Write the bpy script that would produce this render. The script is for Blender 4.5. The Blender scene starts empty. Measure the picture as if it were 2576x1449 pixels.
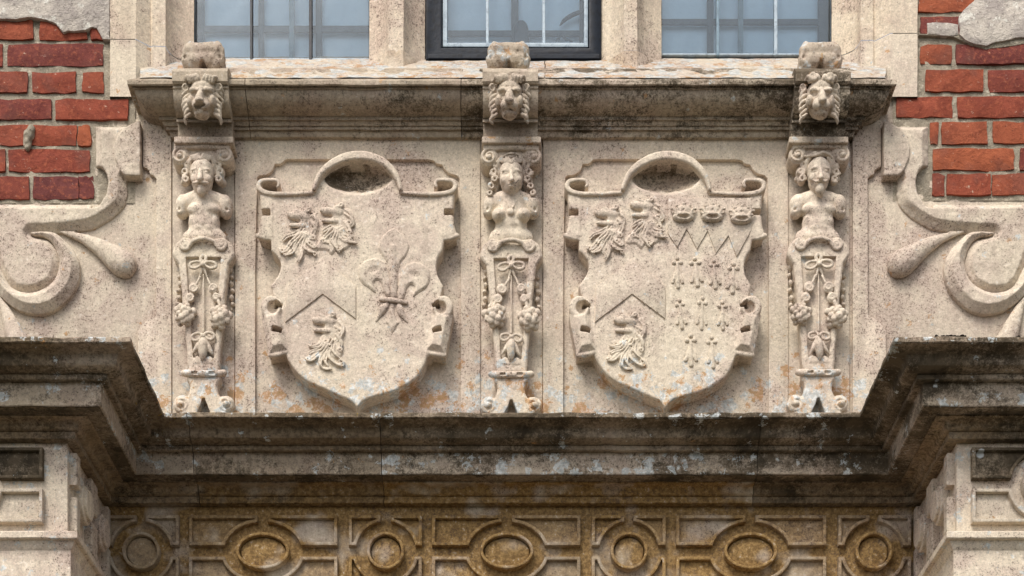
import bpy, bmesh, math, random
import numpy as np
from mathutils import Vector, noise
from mathutils.geometry import tessellate_polygon

# ------------------------------------------------------------------ camera, sky, sun, exposure
sc = bpy.context.scene
C = bpy.context.collection
R = math.radians
D0, F, CX, CY, ZC = 4.2, 4320.0, 1288.0, 3014.0, 1.6   # metres to the panel, lens in sketch units, eye level
cam = bpy.data.cameras.new('camera')
cam.sensor_width = 36.0
cam.lens = 36.0 * F / 2576.0
cam.shift_x = 0.0
cam.shift_y = (CY - 724.5) / 2576.0          # rising-front (shift) lens: uprights stay parallel
cam.clip_start, cam.clip_end = 0.1, 500.0
camo = bpy.data.objects.new('camera', cam); C.objects.link(camo)
camo.location = (0, -D0, ZC); camo.rotation_euler = (R(90), 0, 0)
sc.camera = camo

SUN_EL, SUN_AZ = R(52), R(204)               # azimuth measured clockwise from +Y
w = bpy.data.worlds.new('World'); sc.world = w; w.use_nodes = True
nt = w.node_tree; nt.nodes.clear()
sky = nt.nodes.new('ShaderNodeTexSky'); sky.sky_type = 'NISHITA'; sky.sun_disc = False
sky.sun_elevation = SUN_EL; sky.sun_rotation = SUN_AZ; sky.dust_density = 3.0; sky.air_density = 1.0
hs = nt.nodes.new('ShaderNodeHueSaturation'); hs.inputs['Saturation'].default_value = 0.30
bg = nt.nodes.new('ShaderNodeBackground'); bg.inputs['Strength'].default_value = 0.09
wo = nt.nodes.new('ShaderNodeOutputWorld')
nt.links.new(sky.outputs[0], hs.inputs['Color']); nt.links.new(hs.outputs[0], bg.inputs['Color'])
nt.links.new(bg.outputs[0], wo.inputs['Surface'])
sun = bpy.data.lights.new('sun', 'SUN'); sun.energy = 1.4; sun.angle = R(24); sun.color = (1.0, 0.94, 0.86)
suno = bpy.data.objects.new('sun', sun); C.objects.link(suno)
sd = Vector((math.sin(SUN_AZ) * math.cos(SUN_EL), math.cos(SUN_AZ) * math.cos(SUN_EL), math.sin(SUN_EL)))
suno.rotation_euler = sd.to_track_quat('Z', 'Y').to_euler(); suno.location = sd * 20
sc.view_settings.view_transform = 'Standard'; sc.view_settings.look = 'None'
sc.view_settings.exposure = 1.0; sc.view_settings.gamma = 1.0
sc.render.engine = 'CYCLES'
sc.cycles.use_denoising = True
sc.cycles.max_bounces = 6; sc.cycles.diffuse_bounces = 3; sc.cycles.adaptive_threshold = 0.02

random.seed(7); rng = np.random.default_rng(7)

# ------------------------------------------------------------------ sketch coordinates -> metres
def X(u, y): return (u - CX) * (D0 + y) / F
def Z(v, y): return (CY - v) * (D0 + y) / F + ZC
def P(u, v, y): return (X(u, y), y, Z(v, y))

# ------------------------------------------------------------------ materials
class NT:
    def __init__(s, name):
        s.m = bpy.data.materials.new(name); s.m.use_nodes = True
        s.t = s.m.node_tree; s.t.nodes.clear()
        s.out = s.n('ShaderNodeOutputMaterial'); s.bs = s.n('ShaderNodeBsdfPrincipled')
        s.t.links.new(s.bs.outputs[0], s.out.inputs['Surface'])
    def n(s, t, **k):
        x = s.t.nodes.new(t)
        for a, b in k.items(): setattr(x, a, b)
        return x
    def l(s, a, b):
        if isinstance(a, (int, float)): b.default_value = a
        elif isinstance(a, tuple): b.default_value = (*a, 1) if len(a) == 3 and len(b.default_value) == 4 else a
        else: s.t.links.new(a, b)
    def pos(s): return s.n('ShaderNodeNewGeometry').outputs['Position']
    def map(s, vec, scale, loc=(0, 0, 0)):
        m = s.n('ShaderNodeMapping'); s.l(vec, m.inputs['Vector'])
        m.inputs['Scale'].default_value = scale; m.inputs['Location'].default_value = loc
        return m.outputs[0]
    def noise(s, vec, scale, detail=4, rough=0.55, dist=0.0):
        x = s.n('ShaderNodeTexNoise'); s.l(vec, x.inputs['Vector'])
        x.inputs['Scale'].default_value = scale; x.inputs['Detail'].default_value = detail
        x.inputs['Roughness'].default_value = rough; x.inputs['Distortion'].default_value = dist
        return x.outputs['Fac']
    def vor(s, vec, scale, rnd=1.0):
        x = s.n('ShaderNodeTexVoronoi'); s.l(vec, x.inputs['Vector']); x.inputs['Scale'].default_value = scale
        x.inputs['Randomness'].default_value = rnd
        return x
    def math(s, op, a, b=0.0, c=0.0, clamp=False):
        x = s.n('ShaderNodeMath', operation=op, use_clamp=clamp)
        s.l(a, x.inputs[0]); s.l(b, x.inputs[1]); s.l(c, x.inputs[2]); return x.outputs[0]
    def rng(s, v, a, b, c=0.0, d=1.0, smooth=True):
        x = s.n('ShaderNodeMapRange', interpolation_type='SMOOTHSTEP' if smooth else 'LINEAR')
        s.l(v, x.inputs['Value']); s.l(a, x.inputs['From Min']); s.l(b, x.inputs['From Max'])
        s.l(c, x.inputs['To Min']); s.l(d, x.inputs['To Max']); return x.outputs[0]
    def mix(s, f, a, b, mode='MIX'):
        x = s.n('ShaderNodeMix', data_type='RGBA', blend_type=mode)
        s.l(f, x.inputs[0]); s.l(a, x.inputs[6]); s.l(b, x.inputs[7]); return x.outputs[2]
    def attr(s, name):
        x = s.n('ShaderNodeAttribute', attribute_type='OBJECT', attribute_name=name); return x.outputs['Fac']
    def sep(s, vec):
        x = s.n('ShaderNodeSeparateXYZ'); s.l(vec, x.inputs[0]); return x.outputs
    def bump(s, h, strength, dist, prev=None):
        x = s.n('ShaderNodeBump'); s.l(h, x.inputs['Height']); x.inputs['Strength'].default_value = strength
        x.inputs['Distance'].default_value = dist
        if prev is not None: s.l(prev, x.inputs['Normal'])
        return x.outputs[0]
    def done(s, col, rough=0.9, nrm=None, spec=0.25):
        s.l(col, s.bs.inputs['Base Color']); s.l(rough, s.bs.inputs['Roughness'])
        s.bs.inputs['Specular IOR Level'].default_value = spec
        if nrm is not None: s.l(nrm, s.bs.inputs['Normal'])
        return s.m

ZL = Z(1040, 0.0)       # height of the ledge the panel stands on
def stone_material(name, soot=False, ochre=False, lichen=True):
    t = NT(name); p = t.pos()
    big = t.noise(p, 3.4, 3, 0.6); mid = t.noise(p, 15, 4, 0.68, 0.5); fine = t.noise(p, 95, 3, 0.75); patch = t.noise(t.map(p, (1, 1, 1), (4, 1, 7)), 7.5, 3, 0.65)
    grain = t.noise(p, 260, 2, 0.8)
    col = t.mix(t.rng(mid, 0.36, 0.64), (0.665, 0.57, 0.455), (0.56, 0.458, 0.375))
    col = t.mix(t.rng(big, 0.42, 0.64, 0, 0.8), col, (0.65, 0.565, 0.44))
    col = t.mix(t.rng(patch, 0.47, 0.66, 0, 0.62), col, (0.46, 0.355, 0.30))
    col = t.mix(t.rng(t.noise(t.map(p, (1, 1, 0.13), (7, 2, 3)), 26, 3, 0.6), 0.50, 0.70, 0, 0.32), col, (0.36, 0.29, 0.235))
    if ochre:
        oc = t.math('MULTIPLY', t.attr('ochre'), t.rng(t.noise(t.map(p, (1, 1, 1), (2, 8, 1)), 6.5, 3, 0.6), 0.34, 0.54), clamp=True)
        col = t.mix(oc, col, t.mix(t.rng(fine, 0.4, 0.62), (0.40, 0.25, 0.095), (0.26, 0.155, 0.06)))
    # dark grains and pits, thicker in some areas
    thr = t.math('SUBTRACT', 0.635, t.math('MULTIPLY', t.rng(patch, 0.36, 0.62), 0.10))
    gm = t.rng(t.math('ADD', t.math('MULTIPLY', grain, 0.6), t.math('MULTIPLY', fine, 0.4)), thr, t.math('ADD', thr, 0.06))
    col = t.mix(t.math('MULTIPLY', gm, 0.72), col, (0.15, 0.105, 0.085))
    col = t.mix(1.0, col, t.rng(t.math('ADD', t.math('MULTIPLY', grain, 0.55), t.math('MULTIPLY', fine, 0.45)), 0.34, 0.64, 1.20, 0.72, False), 'MULTIPLY')
    # pale worn flecks
    wm = t.rng(fine, 0.39, 0.30, 0, 0.6)
    col = t.mix(wm, col, (0.72, 0.67, 0.60))
    if soot:
        n = t.math('ADD', t.math('MULTIPLY', t.noise(t.map(p, (0.7, 1, 1.3)), 8, 4, 0.7), 0.58), t.math('ADD', t.math('MULTIPLY', fine, 0.22), t.math('MULTIPLY', grain, 0.20)))
        th = t.math('SUBTRACT', 0.80, t.math('MULTIPLY', t.attr('soot'), 0.52))
        sm = t.rng(n, t.math('SUBTRACT', th, 0.07), t.math('ADD', th, 0.07))
        br = t.attr('brown')
        col = t.mix(t.math('MULTIPLY', br, t.rng(big, 0.3, 0.6, 0.6, 1.0)), col, t.mix(t.rng(fine, 0.38, 0.62), (0.205, 0.147, 0.088), (0.112, 0.079, 0.048)))
        scol = t.mix(t.rng(mid, 0.4, 0.6), (0.042, 0.032, 0.020), (0.105, 0.080, 0.052))
        col = t.mix(t.math('MULTIPLY', sm, 0.94), col, scol)
    if lichen:
        z = t.sep(p)[2]
        low = t.math('MULTIPLY', t.rng(z, ZL + 0.20, ZL + 0.02), t.rng(z, ZL - 0.03, ZL - 0.02))
        wh = t.math('ADD', t.attr('white'), t.math('MULTIPLY', low, 0.86))
        def colonies(off, sc_, seed):
            n_ = t.noise(t.map(p, (1, 1, 1), off), sc_ * 2.2, 3, 0.8, 0.5)
            v_ = t.vor(t.map(p, (1, 0.35, 1), off), sc_)
            q = t.math('SUBTRACT', 0.80, t.math('MULTIPLY', v_.outputs['Distance'], 0.42))
            q = t.math('SUBTRACT', q, t.math('MULTIPLY', t.sep(v_.outputs['Color'])[seed], 0.30))
            return t.math('ADD', q, t.math('MULTIPLY', t.math('SUBTRACT', n_, 0.5), 0.9))
        ln = colonies((3, 9, 2), 34, 0)
        th = t.math('SUBTRACT', 0.74, t.math('MULTIPLY', wh, 0.32))
        lm = t.rng(ln, th, t.math('ADD', th, 0.05))
        col = t.mix(t.math('MULTIPLY', lm, t.rng(grain, 0.36, 0.58, 0.45, 0.9)), col, t.mix(t.rng(fine, .35, .6), (0.66, 0.69, 0.69), (0.38, 0.41, 0.41)))
        og = t.math('ADD', t.attr('orange'), t.math('MULTIPLY', low, 0.74))
        on = colonies((8, 2, 4), 27, 1)
        th = t.math('SUBTRACT', 0.76, t.math('MULTIPLY', og, 0.32))
        om = t.rng(on, th, t.math('ADD', th, 0.06))
        col = t.mix(t.math('MULTIPLY', om, t.rng(fine, 0.36, 0.56, 0.25, 0.85)), col, t.mix(t.rng(fine, 0.4, 0.6), (0.50, 0.21, 0.055), (0.40, 0.25, 0.12)))
        v = t.vor(t.map(p, (1, 0.2, 1)), 7.5); vc = t.sep(v.outputs['Color'])[0]; rad = t.math('MULTIPLY', vc, 0.10)
        dm = t.rng(t.math('ADD', v.outputs['Distance'], t.math('MULTIPLY', fine, 0.03)), rad, t.math('SUBTRACT', rad, 0.025))
        dm = t.math('MULTIPLY', dm, t.math('GREATER_THAN', vc, 0.76))
        col = t.mix(t.math('MULTIPLY', dm, 0.8), col, (0.68, 0.71, 0.72))
        if soot:
            yn = t.noise(t.map(p, (1, 1, 1), (5, 5, 9)), 17, 4, 0.75, 1.2)
            th = t.math('SUBTRACT', 0.80, t.math('MULTIPLY', t.attr('yellow'), 0.32))
            ym = t.math('MULTIPLY', t.rng(yn, th, t.math('ADD', th, 0.05)), t.rng(fine, 0.42, 0.56))
            col = t.mix(t.math('MULTIPLY', ym, 0.85), col, (0.40, 0.25, 0.03))
    col = t.mix(1.0, col, t.math('ADD', 1.0, t.attr('tone')), 'MULTIPLY')
    h = t.math('ADD', t.math('MULTIPLY', mid, 0.55), t.math('ADD', t.math('MULTIPLY', fine, 0.40), t.math('MULTIPLY', grain, 0.12)))
    return t.done(col, 0.92, t.bump(h, 0.75, 0.0058), 0.2)

def brick_material():
    t = NT('red_brick'); p = t.pos(); r = t.n('ShaderNodeObjectInfo').outputs['Random']
    fine = t.noise(p, 110, 5, 0.7); mid = t.noise(p, 22, 5, 0.65, 0.5); gr = t.noise(p, 350, 3)
    cr = t.n('ShaderNodeValToRGB'); t.l(r, cr.inputs[0]); e = cr.color_ramp.elements
    e[0].position = 0; e[0].color = (0.315, 0.078, 0.042, 1); e[1].position = 1; e[1].color = (0.16, 0.050, 0.046, 1)
    for q, c in ((0.3, (0.26, 0.062, 0.038, 1)), (0.55, (0.37, 0.105, 0.048, 1)), (0.8, (0.215, 0.054, 0.040, 1))):
        x = e.new(q); x.color = c
    col = t.mix(t.rng(mid, 0.35, 0.65, 0, 0.7), cr.outputs[0], t.mix(1, cr.outputs[0], (0.55, 0.5, 0.55), 'MULTIPLY'))
    col = t.mix(t.rng(fine, 0.5, 0.68, 0, 0.45), col, (0.46, 0.14, 0.07))
    col = t.mix(t.rng(t.noise(p, 150, 4, 0.7), 0.62, 0.70, 0, 0.75), col, (0.07, 0.022, 0.018))
    col = t.mix(t.rng(t.noise(t.map(p, (1, 1, 1.6), (3, 3, 3)), 45, 6, 0.78), 0.625, 0.68, 0, 0.85), col, (0.62, 0.48, 0.37))
    col = t.mix(t.rng(t.noise(t.map(p, (1, 1, 1), (9, 3, 1)), 7, 4, 0.7), 0.52, 0.66, 0, 0.4), col, (0.16, 0.07, 0.055))
    h = t.bump(mid, 0.6, 0.008); h = t.bump(fine, 0.6, 0.004, h); h = t.bump(gr, 0.5, 0.0012, h)
    return t.done(col, 0.9, h, 0.2)

def plain(name, c1, c2, s1=20, s2=150, bump=0.004, spots=None, rough=0.93):
    t = NT(name); p = t.pos(); a = t.noise(p, s1, 6, 0.7, 0.3); b = t.noise(p, s2, 3, 0.75)
    col = t.mix(t.rng(a, 0.36, 0.64), c1, c2)
    col = t.mix(t.rng(b, 0.56, 0.68, 0, 0.6), col, tuple(x * 0.45 for x in c2))
    if spots: col = t.mix(t.rng(t.noise(t.map(p, (1, 1, 1), (5, 1, 1)), s1 * 1.7, 5, 0.75), 0.56, 0.64), col, spots)
    h = t.bump(a, 0.6, bump * 2); h = t.bump(b, 0.7, bump, h)
    return t.done(col, rough, h, 0.2)

def paint(name, c, rough=0.4, c2=None, spec=0.4):
    t = NT(name); p = t.pos(); a = t.noise(p, 60, 5, 0.7)
    col = t.mix(t.rng(a, 0.45, 0.65), c, c2 or tuple(x * 0.75 for x in c))
    return t.done(col, rough, t.bump(a, 0.4, 0.002), spec)

def glass_material():
    t = NT('window_glass'); t.t.nodes.remove(t.bs)
    tr = t.n('ShaderNodeBsdfTransparent'); tr.inputs[0].default_value = (0.90, 0.95, 0.97, 1)
    gl = t.n('ShaderNodeBsdfGlossy'); gl.inputs['Roughness'].default_value = 0.03
    gl.inputs[0].default_value = (1, 1, 1, 1)
    b = t.bump(t.noise(t.pos(), 9, 2, 0.5), 0.25, 0.01); t.l(b, gl.inputs['Normal'])
    fr = t.n('ShaderNodeFresnel'); fr.inputs[0].default_value = 1.52
    mx = t.n('ShaderNodeMixShader'); t.l(fr.outputs[0], mx.inputs[0]); t.l(tr.outputs[0], mx.inputs[1]); t.l(gl.outputs[0], mx.inputs[2])
    t.l(mx.outputs[0], t.out.inputs['Surface'])
    return t.m

M = dict(stone=stone_material('weathered_limestone'), stone_soot=stone_material('sooted_limestone', soot=True), stone_ochre=stone_material('ochre_stained_limestone', soot=True, ochre=True, lichen=False), brick=brick_material(),
         mortar=plain('lime_mortar', (0.40, 0.345, 0.265), (0.27, 0.235, 0.18), 30, 200, 0.005, (0.52, 0.46, 0.36)),
         render=plain('old_lime_render', (0.58, 0.52, 0.45), (0.36, 0.315, 0.285), 17, 130, 0.006, (0.68, 0.65, 0.58)),
         navy=paint('navy_painted_iron', (0.009, 0.013, 0.022), 0.4, (0.005, 0.006, 0.01), 0.2),
         lead=paint('weathered_lead', (0.42, 0.50, 0.56), 0.5, (0.25, 0.31, 0.37)),
         darklead=paint('dark_lead_came', (0.035, 0.035, 0.04), 0.5),
         bluelead=paint('blue_grey_lead', (0.20, 0.29, 0.36), 0.5),
         glass=glass_material(),
         inner=paint('grey_frame_and_came_shadow', (0.06, 0.085, 0.115), 0.5, (0.05, 0.075, 0.10)),
         backdrop=paint('painted_sky_reflection', (0.66, 0.79, 0.93), 0.9, (0.63, 0.76, 0.90), 0.1),  # colour stands in for sky reflected in the panes
         moss=plain('dark_moss', (0.018, 0.014, 0.012), (0.04, 0.03, 0.02), 90, 400, 0.006),
         gravel=plain('dark_gravel', (0.085, 0.08, 0.06), (0.05, 0.048, 0.036), 8, 60, 0.01))

# ------------------------------------------------------------------ object helpers
WP = {}
def mk(name, mesh, mat, parent=None, recenter=True, **props):
    if mat == 'stone':
        if 'ochre' in props: mat = 'stone_ochre'
        elif any(q in props for q in ('soot', 'brown', 'yellow')): mat = 'stone_soot'
    if isinstance(mesh, tuple):
        vs, fs = mesh[0], mesh[1]
        me = bpy.data.meshes.new(name); me.from_pydata([tuple(map(float, q)) for q in vs], [], [tuple(map(int, q)) for q in fs])
        if len(mesh) > 2 and mesh[2]: me.polygons.foreach_set('use_smooth', [True] * len(me.polygons))
        mesh = me
    if mat is not None and not mesh.materials: mesh.materials.append(M[mat])
    o = bpy.data.objects.new(name, mesh); C.objects.link(o)
    c = Vector((0, 0, 0))
    if recenter and 'org' in mesh: c = Vector(mesh['org'])
    elif recenter and len(mesh.vertices):
        a = np.empty(len(mesh.vertices) * 3, np.float32); mesh.vertices.foreach_get('co', a); a = a.reshape(-1, 3)
        c = Vector([float(q) for q in (a.min(0) + a.max(0)) / 2]); a -= np.array(c, np.float32)
        mesh.vertices.foreach_set('co', a.ravel()); mesh['org'] = tuple(c); mesh.update()
    place(o, c, parent)
    for k, v in props.items(): o[k] = v
    return o
def place(o, c, parent):
    WP[o] = Vector(c)
    o.parent = parent
    o.location = Vector(c) - (WP[parent] if parent else Vector((0, 0, 0)))
def inst(src, off, parent, name=None, sx=1.0, **props):
    """one more object on the mesh of src, moved by off (metres)"""
    o = src.copy(); C.objects.link(o)
    if name: o.name = name
    place(o, WP[src] + Vector(off), parent)
    if sx != 1.0: o.scale.x = sx
    for k, v in props.items(): o[k] = v
    return o
def thing(name, label, cat, loc, group=None, **props):
    o = bpy.data.objects.new(name, None); C.objects.link(o); o.empty_display_size = 0.05
    place(o, loc, None); tag(o, label, cat, group)
    for k, v in props.items(): o[k] = v
    return o
def tag(o, label, cat, group=None):
    o['label'] = label; o['category'] = cat
    if group: o['group'] = group
    return o
def sharpen(me, ang=35):
    bm = bmesh.new(); bm.from_mesh(me); bmesh.ops.recalc_face_normals(bm, faces=bm.faces)
    for f in bm.faces: f.smooth = True
    for e in bm.edges:
        if len(e.link_faces) == 2 and e.calc_face_angle(0) > R(ang): e.smooth = False
    bm.to_mesh(me); bm.free(); return me
def mesh_of(vs, fs, ang=35):
    me = bpy.data.meshes.new('m'); me.from_pydata([tuple(q) for q in vs], [], fs); return sharpen(me, ang)

def offset_loop(lp, d):
    n = len(lp); out = []
    area = sum(lp[i][0] * lp[(i + 1) % n][1] - lp[(i + 1) % n][0] * lp[i][1] for i in range(n))
    s = 1 if area > 0 else -1
    for i in range(n):
        p0, p1, p2 = lp[i - 1], lp[i], lp[(i + 1) % n]
        a = Vector((p1[0] - p0[0], p1[1] - p0[1])); b = Vector((p2[0] - p1[0], p2[1] - p1[1]))
        if a.length < 1e-9 or b.length < 1e-9: out.append(p1); continue
        a.normalize(); b.normalize()
        na = Vector((-a.y, a.x)) * s; nb = Vector((-b.y, b.x)) * s
        m = na + nb; k = m.length_squared
        m = m * (2 / k if k > 0.5 else 4) * 0.5 * 2 if False else m * (2.0 / max(k, 0.6))
        out.append((p1[0] + m.x * d, p1[1] + m.y * d))
    return out
def plate_mesh(loops, yb, yf, bev, yref=None, wob=0.0):
    """slab standing on the wall: outline (and holes) in sketch units, front at yf, back at yb, worn edge bev"""
    yref = yf if yref is None else yref
    s = (D0 + yref) / F
    vs, fs = [], []; off = []
    rings = []
    for i, lp in enumerate(loops):
        if wob: lp = [(q[0] + random.uniform(-wob, wob), q[1] + random.uniform(-wob, wob)) for q in lp]
        d = -1 if i else 1
        l1 = offset_loop(lp, 0.3 * bev * d); l2 = offset_loop(lp, bev * d)
        rings.append([(lp, yb), (lp, yf + bev * s), (l1, yf + 0.3 * bev * s), (l2, yf)])
    for rg in rings:
        n = len(rg[0][0]); base = len(vs)
        for lp, y in rg:
            for q in lp: vs.append(((q[0] - CX) * s, y, (CY - q[1]) * s + ZC))
        for k in range(3):
            for j in range(n):
                j2 = (j + 1) % n
                fs.append((base + k * n + j, base + k * n + j2, base + (k + 1) * n + j2, base + (k + 1) * n + j))
        off.append((base + 3 * n, n))
    idx = [b + j for b, n in off for j in range(n)]
    for tr in tessellate_polygon([[Vector((vs[b + j][0], vs[b + j][2], 0)) for j in range(n)] for b, n in off]):
        fs.append(tuple(idx[q] for q in tr))
    return mesh_of(vs, fs, 25)
def plate(name, loops, yb, yf, bev, mat, parent, yref=None, wob=0.0, **props):
    if not isinstance(loops[0][0], (tuple, list)): loops = [loops]
    return mk(name, plate_mesh(loops, yb, yf, bev, yref, wob), mat, parent, **props)
def rect(a, b, c, d): return [(a, c), (b, c), (b, d), (a, d)]
def arc(cx, cy, rx, ry, a0, a1, n=12):
    return [(cx + rx * math.cos(R(a0 + (a1 - a0) * i / n)), cy + ry * math.sin(R(a0 + (a1 - a0) * i / n))) for i in range(n + 1)]
def spline(pts, n=6, closed=False):
    """Catmull-Rom through points of any dimension"""
    out = []; m = len(pts); pts = [np.array(q, float) for q in pts]
    rngi = range(m if closed else m - 1)
    for i in rngi:
        p0 = pts[(i - 1) % m] if closed or i > 0 else 2 * pts[0] - pts[1]
        p1, p2 = pts[i], pts[(i + 1) % m]
        p3 = pts[(i + 2) % m] if closed or i + 2 < m else 2 * pts[-1] - pts[-2]
        for k in range(n):
            t = k / n
            out.append(0.5 * (2 * p1 + (p2 - p0) * t + (2 * p0 - 5 * p1 + 4 * p2 - p3) * t * t + (3 * p1 - p0 - 3 * p2 + p3) * t ** 3))
    if not closed: out.append(pts[-1])
    return out

def sweep_mesh(profile, path, cap=True, step=0.014, wob=0.0012, smooth_ang=30, closed=True):
    """mitred moulding: profile = [(projection, height)], path = plan polyline, projecting to its right"""
    n = len(path); offs = []
    for i in range(n):
        d = []
        if i > 0: a = Vector(path[i]) - Vector(path[i - 1]); a.normalize(); d.append(Vector((a.y, -a.x)))
        if i < n - 1: a = Vector(path[i + 1]) - Vector(path[i]); a.normalize(); d.append(Vector((a.y, -a.x)))
        m = d[0] if len(d) == 1 else (d[0] + d[1]) * (1.0 / (1.0 + d[0].dot(d[1])))
        offs.append(m)
    st = []
    for i in range(n - 1):
        L = (Vector(path[i + 1]) - Vector(path[i])).length; k = max(1, int(L / step))
        for j in range(k): st.append((i, j / k))
    st.append((n - 2, 1.0))
    vs, fs = [], []; m = len(profile)
    for i, t in st:
        for o, z in profile:
            a = Vector(path[i]) + offs[i] * o; b = Vector(path[i + 1]) + offs[i + 1] * o
            q = a.lerp(b, t); q = Vector((q.x, q.y, z))
            if wob:
                e = noise.noise_vector(q * 24) * wob + noise.noise_vector(q * 75) * wob * 0.6
                q += e
            vs.append(tuple(q))
    for i in range(len(st) - 1):
        for j in range(m if closed else m - 1):
            j2 = (j + 1) % m
            fs.append((i * m + j, i * m + j2, (i + 1) * m + j2, (i + 1) * m + j))
    if cap:
        for b in (0, (len(st) - 1) * m):
            for tr in tessellate_polygon([[Vector((o, z, 0)) for o, z in profile]]): fs.append(tuple(b + q for q in tr))
    return mesh_of(vs, fs, smooth_ang)
def prism(lo, hi, bev=0.0):
    x0, y0, z0 = lo; x1, y1, z1 = hi
    bm = bmesh.new(); bmesh.ops.create_cube(bm, size=1)
    for v_ in bm.verts: v_.co = Vector(((x0 + x1) / 2 + v_.co.x * (x1 - x0), (y0 + y1) / 2 + v_.co.y * (y1 - y0), (z0 + z1) / 2 + v_.co.z * (z1 - z0)))
    if bev: bmesh.ops.bevel(bm, geom=list(bm.edges), offset=bev, segments=2, affect='EDGES', profile=0.6)
    me = bpy.data.meshes.new('m'); bm.to_mesh(me); bm.free(); return me
def extrude_z(prof, z0, z1, step=0.03, wob=0.001):
    """upright moulding: prof = [(x, y)] seen from above"""
    vs, fs = [], []; n = max(1, int((z1 - z0) / step)); m = len(prof)
    for i in range(n + 1):
        z = z0 + (z1 - z0) * i / n
        for x, y in prof:
            q = Vector((x, y, z)); q += noise.noise_vector(q * 20) * wob; vs.append(tuple(q))
    for i in range(n):
        for j in range(m - 1): fs.append((i * m + j, i * m + j + 1, (i + 1) * m + j + 1, (i + 1) * m + j))
    return mesh_of(vs, fs, 30)

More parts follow.
